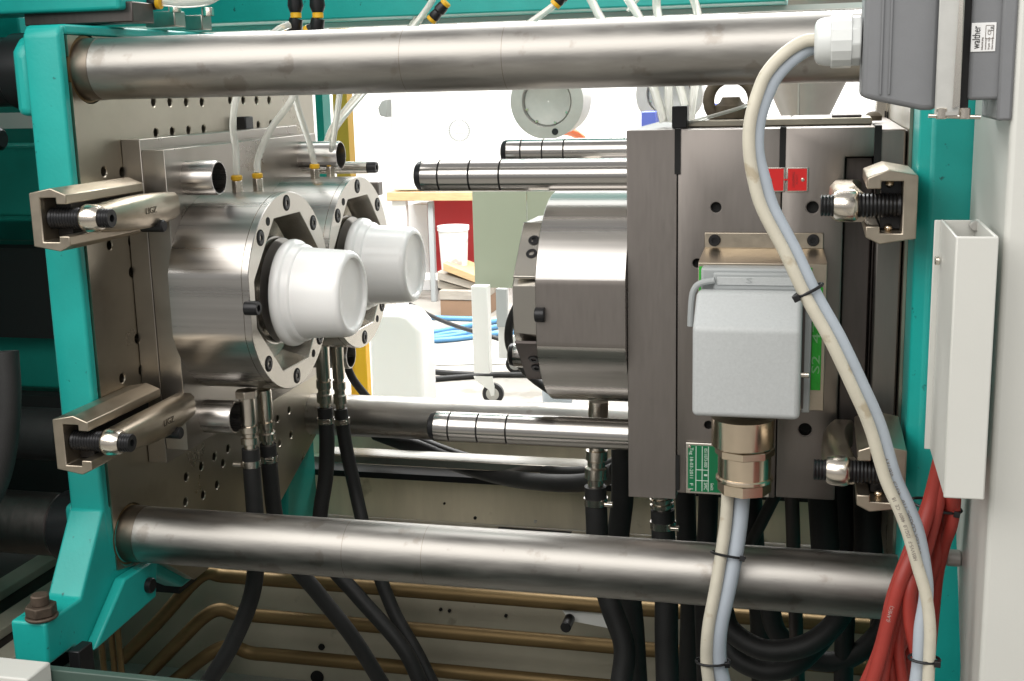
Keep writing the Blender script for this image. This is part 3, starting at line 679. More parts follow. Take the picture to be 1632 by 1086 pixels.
text(lev, 'S', .011, ((l1.x+l2.x)/2-.008, 1.8218, (l1.z+l2.z)/2-.002), (1, 0, 0), (0, 0, 1), GREYP, width=.009)
a2 = [at(*w, y=1.822) for w in ((1139, 447), (1116, 452), (1106, 462), (1102, 480), (1100, 520))]
obj('lever_arm', MB().tube(spline(a2, 6), .0048, 10), GREYP, lev)
# hood: rounded box with a sloping top
h0 = at(1103, 560, y=1.742); h1 = at(1277, 560, y=1.742); hb = at(1190, 668, y=1.742).z; hs = at(1190, 524, y=1.742).z; ht = at(1190, 466, y=1.80).z
obj('hood', MB().prism([(h0.x, 1.742, hb), (h0.x, 1.742, hs), (h0.x, 1.80, ht), (h0.x, 1.829, ht), (h0.x, 1.829, hb)], (h1.x-h0.x, 0, 0)), HOOD, pc, bevel=.0085, seg=5, smooth=60)
for px in (1282,):
    e = at(1283, 598, y=1.80); obj('pivot_stud', MB().cyl((h1.x-.001, 1.80, e.z), (h1.x+.012, 1.80, e.z), .0045, 14, .001), CHROME, pc)
e = at(1290, 560, y=1.84)
obj('side_latch', MB().box(h1.x+.001, h1.x+.013, 1.826, 1.864, at(1295, 655, y=1.84).z, at(1290, 470, y=1.84).z), GREYP, pc, bevel=.002)
obj('latch_slot', MB().box(h1.x+.0005, h1.x+.004, 1.806, 1.8255, at(1285, 648, y=1.82).z, at(1285, 480, y=1.82).z), DMOLD, pc)
gx = at(1187, 720, y=1.795).x
zg = [at(1187, py, y=1.795).z for py in (667, 712, 724, 757, 765, 783)]
gg = obj('brass_gland_sleeve', MB().lathe([(0, .047), (zg[0]-zg[1]-.002, .047), (zg[0]-zg[1], .0455)], (gx-.003, 1.795, zg[0]+.002), (0, 0, -1), 48), BRASS, pc)
obj('gland_collar', MB().lathe([(0, .0435), (.001, .0445), (zg[1]-zg[2]-.001, .0445), (zg[1]-zg[2], .0435)], (gx, 1.795, zg[1]), (0, 0, -1), 8), BRASS, gg, smooth=20)
obj('gland_neck', MB().lathe([(0, .040), (zg[2]-zg[3], .040)], (gx, 1.795, zg[2]), (0, 0, -1), 48), BRASS, gg)
obj('gland_ring', MB().lathe([(0, .041), (.002, .043), (zg[3]-zg[4]-.002, .043), (zg[3]-zg[4], .041)], (gx, 1.795, zg[3]), (0, 0, -1), 48), BRASS, gg)
obj('gland_nut', MB().lathe([(0, .039), (.001, .040), (zg[4]-zg[5]-.001, .040), (zg[4]-zg[5], .037)], (gx, 1.795, zg[4]), (0, 0, -1), 8), BRASS, gg, smooth=20)

# ------------------------------------------------------------------ cables
def cable(name, ctrl, r, m, label, cat, group=None, n=12):
    P = spline([at(px, py, y=y) for px, py, y in ctrl], n)
    t = thing(name, P[-1], label, cat, group)
    obj('jacket', MB().tube(P, r, 16), m, t, smooth=60)
    return t, P
def tie_wrap(parent, c, T, w, hgt, head=None):
    T = Vector(T).normalized(); n = (-Vector(c)).normalized(); n = (n-T*n.dot(T)).normalized(); b = n.cross(T)
    ring = [Vector(c)+b*w*math.cos(a)+n*hgt*math.sin(a) for a in [2*math.pi*i/28 for i in range(29)]]
    o = obj('cable_tie', MB().tube(ring, .0020, 8, cap=False), BLACK, parent)
    hp = Vector(c)+(b*w*.85*(1 if head != -1 else -1))+n*hgt*.55
    obj('tie_head', MB().prism([hp+T*.004+b*.004, hp+T*.004-b*.004, hp-T*.004-b*.004, hp-T*.004+b*.004], n*.007), BLACK, o, bevel=.0008)
    return o
YC = 1.47
path = [(1306, 70, 1.49), (1284, 72, 1.487), (1258, 88, 1.478), (1234, 112, 1.472), (1219, 138, 1.468), (1203, 190, 1.465), (1201, 240, 1.465), (1209, 290, 1.468), (1223, 335, 1.47), (1257, 400, 1.472), (1290, 470, 1.475), (1329, 540, 1.48), (1367, 620, 1.49), (1393, 680, 1.50), (1417, 760, 1.505), (1439, 810, 1.505), (1454, 850, 1.505), (1467, 905, 1.505), (1475, 950, 1.505), (1475, 1000, 1.505), (1473, 1050, 1.505), (1470, 1092, 1.505)]
nb = len(path); N2 = lambda i: 1 if i < 17 else max(-1, 1-(i-16)*.55)
offb = [(0, -6), (-2, -6), (-5, -5), (-6, -4), (-7, -2)]+[(-7, 1)]*12+[(-4, 0), (1, 0), (7, 0), (8, 0), (9, 0)]
offg = [(3, 5), (4, 6), (5, 6), (6, 5), (7, 3), (6, 0), (5, 0)]+[(8, -2)]*10+[(6, 0), (1, 0), (-7, 0), (-8, 0), (-10, 0)]
bp = [(p[0]+offb[i][0], p[1]+offb[i][1], p[2]-.006) for i, p in enumerate(path)]
gp = [(p[0]+offg[i][0], p[1]+offg[i][1], p[2]+.006) for i, p in enumerate(path)]
cbg, Pb = cable('control_cable', bp, .0074, CABB, 'beige stained cable curving from the pale gland down across the photo', 'cable', 'paired cables')
cgr, Pg = cable('control_cable', gp, .0088, CABG, 'blue-grey cable beside the long beige one, from the pale gland down', 'cable', 'paired cables')
text_on_tube(cgr, Pg, .0088, 'OLFLEX CLASSIC 110   4G1,5   0,6/1kV', .0080, .72, .35, INKP, flip=True)
text_on_tube(cbg, Pb, .0074, 'H05VV5-F  12G1,0  400V  CE  18', .0062, .76, .0, INKP, flip=True)
for k, hd in ((.475, -1), (.955, 1)):
    i = int(k*(len(Pb)-1)); c = (Pb[i]+Pg[i])/2; tie_wrap(cbg, c, Pb[i+1]-Pb[i-1], .0185, .0125, hd)
b2 = [(1160, 782, 1.79), (1157, 830, 1.785), (1150, 880, 1.775), (1140, 940, 1.76), (1129, 1000, 1.75), (1126, 1050, 1.75), (1130, 1092, 1.75)]
g2_ = [(1183, 782, 1.80), (1179, 830, 1.795), (1172, 880, 1.785), (1160, 940, 1.77), (1147, 1000, 1.76), (1145, 1050, 1.76), (1153, 1092, 1.76)]
cb2, Pb2 = cable('control_cable', b2, .0095, CABB, 'beige cable hanging from the brass gland, in front of the lower tie bar', 'cable', 'paired cables')
cg2, Pg2 = cable('control_cable', g2_, .0125, CABG, 'blue-grey cable hanging from the brass gland, beside the beige one', 'cable', 'paired cables')
for k, hd in ((.36, 1), (.86, 1)):
    i = int(k*(len(Pb2)-1)); tie_wrap(cb2, (Pb2[i]+Pg2[i])/2, Pb2[i+1]-Pb2[i-1], .0255, .0165, hd)
red = [([(1500, 728, 1.60), (1484, 800, 1.60), (1462, 865, 1.58), (1434, 930, 1.56), (1414, 1000, 1.56), (1404, 1040, 1.56), (1388, 1095, 1.56)], .0092, 'outermost left red cable with white print in the bundle under the trunking'),
       ([(1506, 728, 1.61), (1493, 800, 1.62), (1474, 870, 1.60), (1452, 930, 1.565), (1450, 985, 1.56), (1461, 1040, 1.56), (1474, 1095, 1.56)], .0088, 'red cable bulging forward in the middle of the red bundle'),
       ([(1511, 728, 1.63), (1501, 800, 1.64), (1486, 880, 1.64), (1455, 950, 1.62), (1428, 1010, 1.61), (1420, 1050, 1.60), (1424, 1095, 1.60)], .0086, 'red cable crossing behind the other red ones low in the bundle'),
       ([(1516, 728, 1.62), (1511, 800, 1.64), (1500, 870, 1.65), (1480, 930, 1.66), (1462, 985, 1.66), (1450, 1040, 1.65), (1436, 1095, 1.65)], .0086, 'red cable just behind the beige cable in the red bundle'),
       ([(1514, 728, 1.60), (1517, 785, 1.60), (1514, 825, 1.62), (1500, 875, 1.65), (1478, 950, 1.66), (1440, 1020, 1.64), (1385, 1100, 1.60)], .0095, 'rightmost red cable at the top of the bundle, looping out beside the trunking'),
       ([(1503, 728, 1.62), (1488, 810, 1.62), (1466, 880, 1.62), (1436, 950, 1.60), (1420, 1010, 1.59), (1412, 1050, 1.59), (1404, 1095, 1.58)], .0088, 'thin red cable between the two left ones at the bottom of the bundle'),
       ([(1520, 728, 1.63), (1512, 790, 1.63), (1502, 850, 1.63), (1486, 910, 1.64), (1466, 960, 1.65), (1448, 1010, 1.65), (1400, 1095, 1.66)], .0088, 'red cable hidden deepest in the bundle, passing behind the others'),
       ([(1498, 728, 1.605), (1478, 805, 1.605), (1452, 870, 1.60), (1424, 945, 1.58), (1411, 1000, 1.575), (1398, 1045, 1.575), (1374, 1100, 1.575)], .0080, 'leftmost thin red cable at the outer edge of the bundle'),
       ([(1508, 728, 1.60), (1497, 800, 1.60), (1482, 860, 1.60), (1462, 920, 1.60), (1442, 970, 1.60), (1433, 1030, 1.59), (1440, 1095, 1.585)], .0076, 'thin red cable with a gap on either side at mid bundle'),
       ([(1520, 728, 1.615), (1522, 790, 1.61), (1517, 835, 1.61), (1505, 870, 1.63), (1494, 920, 1.65), (1486, 1000, 1.66), (1476, 1095, 1.66)], .0080, 'thin red cable at the right edge of the bundle, running straight down')]
for i, (ct, r, lb) in enumerate(red):
    t, P = cable('power_cable', ct, r, REDC, lb, 'cable', 'red cables under the trunking')
    if i == 0: text_on_tube(t, P, r, '(LAMEC)', .0062, .66, .1, INKF, flip=True)
    if i == 1: tie_wrap(t, P[int(len(P)*.19)], P[12]-P[8], .032, .02, 1)

# ------------------------------------------------------------------ hoses
def hose(ctrl, r, label, fit=None, group='black rubber hoses below the molds', cat='hose', clampk=None, m=RUBBER):
    P = spline([at(px, py, y=y) for px, py, y in ctrl], 10)
    t = thing('water_hose', P[0], label, cat, group)
    obj('rubber_tube', MB().tube(P, r, 18), m, t, smooth=60)
    T = (P[1]-P[0]).normalized()
    if clampk:
        c = P[0]+T*.022
        h = obj('hose_clamp', MB().lathe([(0, r+.0018), (.013, r+.0018)], c, T, 28), RING, t)
        obj('clamp_screw', MB().cyl(c+T*.006+Vector((r*clampk, -r*.9, 0)), c+T*.006+Vector((r*clampk+.016*(1 if clampk > 0 else -1), -r*.9, 0)), .005, 12, .001), CHROME, h)
    if fit:
        top = at(fit[0], fit[1], y=fit[2]); ax = (P[0]-top); L = ax.length
        obj('quick_coupling', MB().lathe([(0, r*.86), (L*.05, r*.9), (L*.52, r*.9), (L*.53, r*.72), (L*.56, r*.72), (L*.57, r*.98), (L*.68, r*.98), (L*.70, r*.8), (L*.76, r*.8), (L*.78, r*1.0), (L*.9, r*1.0), (L*.92, r*.7), (L*1.02, r*.7)], top, ax, 28), CHROME, t, smooth=30)
        if len(fit) > 3:
            obj('hex_collar', hex_nut(MB(), top-ax.normalized()*.012, ax, r*1.3, .014), CHROME, t, bevel=.001)
    return t
hose([(399, 715, 2.03), (402, 760, 2.03), (407, 830, 2.03), (408, 900, 2.03), (398, 960, 2.02), (368, 1030, 2.0), (330, 1092, 1.98)], .0165, 'black hose on the leftmost coupling below the nearer cavity ring', (393, 632, 2.03, 1), clampk=-.8)
hose([(427, 708, 2.10), (431, 760, 2.11), (440, 830, 2.13), (462, 890, 2.15), (510, 950, 2.18), (565, 1020, 2.2), (610, 1092, 2.22)], .0160, 'second black hose below the nearer cavity ring, with ribbed sleeve', (420, 620, 2.08), clampk=.01)
hose([(518, 650, 2.42), (521, 700, 2.42), (519, 760, 2.42), (510, 830, 2.41), (520, 890, 2.4), (570, 950, 2.38), (640, 1030, 2.36), (672, 1092, 2.35)], .0170, 'black hose on the left coupling below the farther cavity ring', (513, 548, 2.40), clampk=.01)
hose([(543, 652, 2.50), (551, 710, 2.50), (566, 780, 2.50), (580, 840, 2.48), (602, 910, 2.46), (630, 980, 2.44), (664, 1040, 2.42), (690, 1092, 2.4)], .0155, 'black hose on the right coupling below the farther cavity ring', (537, 548, 2.48), clampk=.01)
hose([(949, 775, 2.12), (951, 830, 2.12), (955, 900, 2.12), (975, 970, 2.1), (995, 1030, 2.08), (990, 1092, 2.06)], .0205, 'thick black hose with screw clamp below the lower guide pin', (954, 640, 2.12), clampk=.9)
hose([(992, 700, 2.2), (992, 790, 2.2), (985, 880, 2.2), (1005, 960, 2.2), (1015, 1092, 2.2)], .0215, 'black hose behind the left edge of the core plate', None)
hose([(1056, 812, 2.10), (1058, 870, 2.10), (1062, 940, 2.1), (1062, 1010, 2.08), (1064, 1092, 2.06)], .0215, 'thick black hose with screw clamp under the core plate', (1052, 770, 2.10), clampk=.7)
hose([(1130, 740, 2.25), (1128, 830, 2.25), (1122, 930, 2.25), (1126, 1092, 2.25)], .019, 'black hose behind the hanging pair of cables', None)
hose([(1150, 965, 2.0), (1165, 1005, 1.98), (1215, 1035, 1.96), (1275, 1032, 1.96), (1320, 1005, 1.97), (1350, 965, 1.98)], .0185, 'upper looping black hose under the lower tie bar at the right', None)
hose([(1150, 1000, 2.05), (1170, 1045, 2.03), (1215, 1068, 2.02), (1262, 1062, 2.02), (1300, 1030, 2.04), (1340, 980, 2.06)], .0185, 'lower looping black hose under the lower tie bar at the right', None)
hose([(1260, 730, 2.1), (1264, 850, 2.1), (1266, 920, 2.1), (1272, 1092, 2.1)], .0125, 'thin dull grey hose hanging under the spacer plate', None, m=DMOLD)
hose([(1350, 950, 2.2), (1346, 1010, 2.2), (1344, 1092, 2.2)], .018, 'black hose hanging straight down beside the red cables', None)
hose([(1240, 780, 2.3), (1215, 830, 2.32), (1190, 880, 2.35), (1150, 960, 2.35)], .012, 'thin black hose running down diagonally behind the hanging cables', None)
hose([(1306, 720, 2.2), (1315, 870, 2.2), (1320, 960, 2.2)], .026, 'wide black hose in the dark under the spacer plate', None)
hose([(1383, 720, 2.25), (1385, 870, 2.25), (1380, 960, 2.25)], .028, 'wide black hose in the dark under the right clamp', None)
hose([(1092, 740, 2.32), (1094, 850, 2.32), (1100, 960, 2.32), (1096, 1092, 2.32)], .020, 'black hose deep behind the one under the core plate', None)
hose([(1195, 740, 2.36), (1200, 860, 2.36), (1212, 980, 2.36), (1215, 1092, 2.36)], .022, 'black hose deep behind the hanging grey cable', None)
hose([(1345, 720, 2.3), (1348, 850, 2.3), (1352, 930, 2.3)], .024, 'black hose in the dark between the two wide ones under the spacer plate', None)
hose([(1225, 960, 2.2), (1240, 1010, 2.2), (1290, 1050, 2.2), (1350, 1050, 2.2), (1400, 1010, 2.2), (1420, 960, 2.2)], .019, 'rear looping black hose at the far right under the lower tie bar', None)
hose([(1415, 720, 2.3), (1412, 860, 2.3), (1405, 1000, 2.3), (1400, 1092, 2.3)], .022, 'black hose behind the red cable bundle', None)
hose([(600, 690, 2.76), (660, 712, 2.70), (730, 740, 2.66), (810, 762, 2.6), (880, 770, 2.5), (940, 768, 2.42), (985, 750, 2.3)], .0195, 'black hose sagging from behind the rear tie bar to the core plate', None)
hose([(585, 672, 2.80), (650, 695, 2.74), (740, 728, 2.70), (830, 746, 2.66), (930, 752, 2.5), (985, 735, 2.4)], .0115, 'thinner black cable above the sagging hose behind the guide pin', None, cat='cable')
hose([(846, 452, 2.78), (826, 484, 2.78), (813, 515, 2.78), (811, 545, 2.78), (821, 570, 2.77), (844, 598, 2.75), (876, 622, 2.72)], .0105, 'outer thin black hose looping behind the rear core boss', None, group='thin black hoses behind the core')
hose([(852, 450, 2.74), (836, 485, 2.74), (829, 515, 2.74), (834, 545, 2.74), (846, 575, 2.74)], .0105, 'inner thin black hose close behind the core boss', None, group='thin black hoses behind the core')
hose([(8, 560, 1.72), (12, 630, 1.71), (8, 700, 1.70), (-8, 770, 1.69), (-40, 830, 1.68)], .022, 'fat black hose bending past the left edge of the photo', None, group='hoses at the left edge')
hose([(548, 560, 2.74), (560, 600, 2.74), (590, 640, 2.75)], .010, 'thin black cable running behind the farther couplings to the rear tie bar', None, cat='cable')

# ------------------------------------------------------------------ clear air tubes and push-in connectors above
def airtube(ctrl, label, r=.0066, group='clear air tubes'):
    P = spline([c if isinstance(c, Vector) else at(c[0], c[1], y=c[2]) for c in ctrl], 10)
    t = tag(obj('air_tube', MB().tube(P, r, 12), CLEAR, None, smooth=60, origin=P[0]), label, 'air tube', group)
    return t
airtube([FIT[0], (376, 240, 2.10), (371, 200, 2.10), (378, 150, 2.12), (400, 90, 2.16), (440, 50, 2.2), (462, 40, 2.22)], 'clear tube rising from the leftmost yellow-collared fitting')
airtube([FIT[1], (412, 250, 2.18), (432, 205, 2.19), (465, 158, 2.20), (490, 90, 2.24), (500, 40, 2.26)], 'clear tube leaning right from the second yellow-collared fitting')
airtube([FIT[2], (492, 225, 2.41), (474, 170, 2.38), (470, 140, 2.36), (475, 80, 2.3), (480, 45, 2.26)], 'clear tube leaning left from the third yellow-collared fitting')
airtube([FIT[3], (533, 210, 2.48), (541, 150, 2.46), (545, 100, 2.42), (515, 48, 2.36)], 'clear tube rising from the fourth, rightmost yellow-collared fitting')
airtube([(518, 245, 2.75), (532, 205, 2.75), (562, 165, 2.78), (600, 120, 2.8), (660, 40, 2.8), (692, -6, 2.8)], 'pale tube slanting up to the right behind the fittings to the teal beam', .011)
for i, (c, lb) in enumerate((([(1058, 195, 2.06), (1048, 160, 2.06), (1030, 120, 2.06), (965, 40, 2.1), (938, -8, 2.12)], 'leftmost clear tube rising from the top of the right mold half'),
                             ([(1065, 195, 2.07), (1066, 160, 2.07), (1060, 110, 2.08), (1020, 30, 2.1), (996, -8, 2.12)], 'second clear tube rising from the top of the right mold half'),
                             ([(1092, 170, 2.07), (1084, 140, 2.08), (1060, 70, 2.1), (1048, 20, 2.12), (1046, -8, 2.12)], 'third clear tube, behind the black stop on the right mold half'),
                             ([(1100, 195, 2.08), (1106, 150, 2.08), (1114, 90, 2.1), (1112, 25, 2.12), (1103, -8, 2.12)], 'fourth clear tube, rightmost above the right mold half'))):
    airtube(c, lb, .0072)
airtube([(1098, 196, 2.0), (1140, 184, 2.0), (1180, 172, 2.0), (1210, 160, 2.02)], 'thin white tube lying across the base of the lifting eye', .003)
airtube([(655, 48, 2.5), (680, 15, 2.5), (694, -8, 2.5)], 'clear tube left of the black inline connector above the top bar', .0066)
airtube([(840, 40, 2.4), (868, 20, 2.4), (888, 5, 2.4)], 'clear tube running up into the black elbow above the top bar', .0066)
airtube([(258, 3, 2.0), (295, 6, 2.02), (330, 2, 2.05), (350, -8, 2.06)], 'clear tube leaving the yellow-ended barrel at the top left', .0075)
airtube([(1000, 18, 2.6), (1012, 5, 2.6), (1022, -8, 2.6)], 'short clear tube slanting behind the second tube above the top bar', .004)
def inline(p0, p1, label, r=.012):
    p0 = Vector(p0); p1 = Vector(p1); t = thing('inline_connector', p0, label, 'tube connector', 'black push-in connectors'); d = (p1-p0); L = d.length; d.normalize()
    obj('connector_body', MB().lathe([(0, r*.9), (L*.12, r), (L*.45, r*.85), (L*.55, r*1.05), (L*.88, r), (L, r*.9)], p0, d, 20), BLACK, t)
    obj('yellow_ring', MB().cyl(p0-d*.008, p0-d*.0002, r*.92, 20, .001), YELL, t)
    obj('yellow_ring', MB().cyl(p1+d*.0002, p1+d*.008, r*.92, 20, .001), YELL, t)
inline(at(690, 29, y=2.5), at(708, 8, y=2.5), 'black inline connector with yellow rings between clear tubes above the top bar')
inline(at(214, 6, y=2.0), at(250, 5, y=2.0), 'black barrel connector with yellow ends at the top left')
inline(at(888, 4, y=2.4), at(902, -12, y=2.4), 'black and yellow connector cut by the top edge of the photo')
for px, lb in ((472, 'left black Y connector with yellow collars above the top bar'), (507, 'right black Y connector with yellow collars above the top bar')):
    c = at(px, 32, y=2.24); t = thing('y_connector', c, lb, 'tube connector', 'black Y connectors')
    up = at(px-2, -6, y=2.24)
    obj('barrel', MB().lathe([(0, .011), (.012, .015), (.03, .013), (.06, .016)], c+Vector((0, 0, .014)), up-c, 18), BLACK, t)
    obj('yellow_collar', MB().cyl(c+Vector((0, 0, .003)), c+Vector((0, 0, .0135)), .0105, 18, .001), YELL, t)
    obj('valve_body', MB().lathe([(0, .013), (.018, .014), (.03, .010)], c+Vector((0, 0, .0025)), (-.25, 0, -1), 18), BLACK, t)
    for dx in (-.018,):
        e = c+Vector((dx, -.002, -.017)); obj('branch_barrel', MB().cyl(c+Vector((0, -.002, -.008)), e, .010, 16), BLACK, t)
        obj('yellow_collar', MB().cyl(e+Vector((-.0002, 0, -.0002)), e+Vector((-.007, 0, -.004)), .0105, 16, .001), YELL, t)

# ------------------------------------------------------------------ machine frame behind and below
tb = thing('overhead_beam', (-.6, 2.9, .2), 'teal box beam running across the top behind the upper bar', 'beam')
obj('box_section', MB().box(-2.3, -.075, 2.76, 2.95, .162, .50), TEAL, tb, bevel=.004)
obj('sheet_lip', MB().box(-2.3, .6, 2.90, 2.955, .150, .1615), WHITEP, tb)
tl = thing('frame_beam', (-1.6, 1.6, .13), 'teal beam edge entering at the top left corner above the platen', 'beam')
a = at(0, 12, y=1.9); b = at(190, 5, y=1.9)
obj('box_section', MB().box(-2.2, b.x, 1.90, 2.0, a.z-.012, .40), TEAL, tl, bevel=.006, seg=3)
a = at(40, 28, y=2.1)
obj('beam_flange', MB().box(-2.2, a.x+.02, 2.05, 2.2, a.z-.045, a.z), TEAL, tl, bevel=.004)
tg = thing('toggle_frame', (-1.8, 2.2, -.4), 'teal toggle frame, coloured dark for shade, behind the teal platen', 'machine frame')
for (pz0, pz1, yy, mm) in ((232, 345, 2.15, TEAL_SHADE), (350, 385, 2.3, TEAL_SHADE), (528, 618, 2.2, TEAL_SHADE)):
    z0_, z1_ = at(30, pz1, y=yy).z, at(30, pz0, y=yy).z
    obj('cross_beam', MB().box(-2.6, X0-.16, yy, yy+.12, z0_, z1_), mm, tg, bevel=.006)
obj('back_sheet', MB().box(-2.7, X0-.17, 2.5, 2.53, -1.0, .12), DMOLD if False else TEAL_SHADE, tg)
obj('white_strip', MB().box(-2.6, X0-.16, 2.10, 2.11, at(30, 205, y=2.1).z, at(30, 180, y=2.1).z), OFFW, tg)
obj('void_shade', MB().box(-2.4, X0-.175, 2.16, 2.22, at(30, 532, y=2.2).z, at(30, 392, y=2.2).z), HOLE, tg)  # matte black box imitates the shaded void between the beams
obj('gear_shade', MB().box(-2.4, X0-.175, 2.16, 2.2, at(30, 800, y=2.2).z, at(30, 622, y=2.2).z), HOLE, tg)  # another black box in place of shade, behind the gear
obj('shade_sheet', MB().box(-3.0, -1.46, 1.54, 1.56, -1.4, .6), TEAL, tg, bevel=.003)  # unseen sheet added to keep light off the toggle frame
obj('shade_roof', MB().box(-3.0, -1.36, 1.561, 2.75, .58, .6), TEAL, tg)  # unseen roof added to shade the toggle frame from above
obj('pivot_nut', MB().cyl((-1.52, 2.02, at(10, 222, y=2.0).z), (X0-.30, 2.02, at(10, 222, y=2.0).z), .022, 12, .006), BLACK, tg)
obj('dark_gear', MB().cyl((-1.6, 1.95, at(35, 690, y=1.95).z), (X0-.17, 1.95, at(35, 690, y=1.95).z), .05, 20, .006), RUBBER, tg)

bed = thing('machine_bed', (-.6, 2.6, FLOOR), 'beige machine bed with polished rail and sheet panels under the molds', 'machine bed')
obj('bed_panel', MB().box(-1.9, .6, 2.80, 2.83, -1.075, -.918), BEIGE, bed, bevel=.003)
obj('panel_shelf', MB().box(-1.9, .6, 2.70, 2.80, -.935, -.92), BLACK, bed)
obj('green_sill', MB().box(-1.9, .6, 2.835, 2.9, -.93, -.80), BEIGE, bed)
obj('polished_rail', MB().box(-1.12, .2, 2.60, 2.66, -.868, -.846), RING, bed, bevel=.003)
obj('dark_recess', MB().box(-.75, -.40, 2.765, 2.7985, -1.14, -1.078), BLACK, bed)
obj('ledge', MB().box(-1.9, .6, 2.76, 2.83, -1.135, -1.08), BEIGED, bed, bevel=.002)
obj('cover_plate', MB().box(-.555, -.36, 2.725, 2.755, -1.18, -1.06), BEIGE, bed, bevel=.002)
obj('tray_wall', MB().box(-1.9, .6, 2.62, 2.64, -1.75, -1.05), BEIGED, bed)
obj('tray_wall', MB().box(-1.90, -1.87, 2.37, 2.62, -1.75, -1.10), BLACK, bed)
p = at(905, 975, y=2.45)
obj('bent_bracket', MB().prism([at(880, 952, y=2.5), at(960, 957, y=2.5), at(985, 1005, y=2.5), at(908, 990, y=2.5)], (0, .004, 0)), WHITEP, bed, bevel=.001)
obj('apron', MB().box(-1.9, .6, 1.50, 1.515, -1.5, at(300, 1082, y=1.515).z), APRON, bed, bevel=.002)
obj('side_sheet', MB().box(-2.8, -1.42, 1.56, 2.36, -1.06, -1.04), DMOLD, bed)
obj('floor_light_block', MB().box(-1.6, .6, 1.516, 2.62, -1.80, -1.78), BEIGED, bed)  # unseen sheet added under the bed to block floor light
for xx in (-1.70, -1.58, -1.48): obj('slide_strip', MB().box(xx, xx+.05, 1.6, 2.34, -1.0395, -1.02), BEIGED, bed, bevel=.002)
a = at(20, 1075, y=1.45); obj('corner_cover', MB().box(-1.9, at(50, 1080, y=1.45).x, 1.44, 1.498, -1.4, a.z), OFFW, bed, bevel=.003)
a = at(265, 925, y=2.3); obj('dark_block', MB().box(a.x-.04, a.x+.03, 2.3, 2.38, a.z-.03, a.z+.05), BLACK, bed)
for px, py, r in ((512, 1032, .008), (505, 1080, .017), (702, 972, .004), (716, 974, .004), (806, 982, .004), (757, 826, .004), (708, 803, .003)):
    yy = 2.615 if py > 900 else 2.797
    e = at(px, py, y=yy); obj('drilled_hole', MB().cyl((e.x, yy+.004, e.z), (e.x, yy-.0008, e.z), r, 16), HOLE, bed)
e = at(853, 832, y=2.72); obj('cover_screw', MB().cyl((e.x, 2.7248, e.z), (e.x, 2.720, e.z), .004, 14, .001), DUCT, bed)
e = at(904, 995, y=2.46); obj('small_valve', MB().cyl((e.x, 2.44, e.z), (e.x, 2.49, e.z), .012, 14, .002), BLACK, bed)
for bend, z, lb in (([(195, 1050), (255, 988), (305, 932), (330, 914), (352, 908)], -1.132, 'upper yellow zinc pipe bending down at the left under the lower bar'),
                     ([(215, 1095), (290, 1018), (325, 984), (350, 972), (378, 970)], -1.227, 'middle yellow zinc pipe under the lower bar'),
                     ([(255, 1105), (315, 1056), (345, 1036), (370, 1030), (398, 1032)], -1.325, 'lower yellow zinc pipe along the bottom edge of the photo')):
    y = 2.5; P = [at(px, py, y=y-.06*(4-k)/4) for k, (px, py) in enumerate(bend)]
    P[-1].z = z; xb_ = P[-1].x
    P = spline(P+[Vector((xb_+.08, y, z)), Vector((xb_+.4, y, z)), Vector((xb_+.9, y, z)), Vector((.35, y, z))], 8)
    tag(obj('hydraulic_pipe', MB().tube(P, .0165, 18), ZINC, None, smooth=60, origin=P[0]), lb, 'pipe', 'yellow zinc hydraulic pipes')
for i, px in enumerate((160, 177, 188)):
    a = at(px, 1010, y=1.95); tag(obj('hydraulic_pipe', MB().cyl((a.x, 1.95, a.z+.06), (a.x, 1.95, a.z-.14), .006, 14), ZINC, None, origin=(a.x, 1.95, a.z)), ('left', 'middle', 'right')[i]+' one of three thin upright pipes behind the teal foot', 'pipe', 'thin upright pipes')

# ------------------------------------------------------------------ the hall behind the machine
def pt(px, py, y): return at(px, py, y=y)
# white control unit on a workbench
y = 7.9
wb = thing('workbench', (-2.3, y, FLOOR), 'workbench with pale wooden edge and grey leg, seen through the mold gap', 'workbench')
a = pt(616, 307, y); b = pt(1010, 320, y)
obj('wooden_top', MB().box(a.x, b.x, y, y+.75, b.z, a.z), WOOD, wb, bevel=.004)
a = pt(681, 322, y+.05); b = pt(692, 400, y+.05)
for nm_, yy in (('leg', y+.05), ('leg', y+.7)):
    obj(nm_, MB().box(a.x, b.x, yy, yy+.045, FLOOR, a.z), GREYP, wb, bevel=.003)
a2_ = pt(622, 320, y); obj('leg', MB().box(a2_.x, a2_.x+.10, y+.03, y+.08, FLOOR, a2_.z), WHITEP, wb, bevel=.003)
c = pt(650, 440, y+.06); obj('cross_rail', MB().box(a2_.x+.10, pt(697, 440, y+.06).x, y+.06, y+.09, c.z-.03, c.z+.02), WHITEP, wb, bevel=.003)
wc = thing('white_control_unit', (-2.1, y+.1, 0), 'white cabinet with round vent standing on the workbench, overexposed', 'cabinet')
a = pt(627, 304, y+.05); b = pt(1015, 40, y+.05)
obj('housing', MB().box(a.x, b.x, y+.05, y+.65, a.z, b.z), WHITEP, wc, bevel=.012, seg=3)
c = pt(732, 208, y+.049); vm = MB()
for k in range(36):
    t_ = 2*math.pi*k/36; p0 = Vector((c.x+.062*math.cos(t_), y+.0485, c.z+.062*math.sin(t_))); p1 = Vector((c.x+.078*math.cos(t_), y+.0485, c.z+.078*math.sin(t_)))
    w_ = Vector((-math.sin(t_), 0, math.cos(t_)))*.0028; vm.prism([p0-w_, p0+w_, p1+w_, p1-w_], (0, -.002, 0))
for i in range(-4, 5):
    for j in range(-4, 5):
        if i*i+j*j < 18: vm.cyl((c.x+i*.0105+(j % 2)*.005, y+.0465, c.z+j*.0105), (c.x+i*.0105+(j % 2)*.005, y+.0488, c.z+j*.0105), .0034, 6)
tag(obj('vent_grille', vm, VENT, wc), kind='stuff')
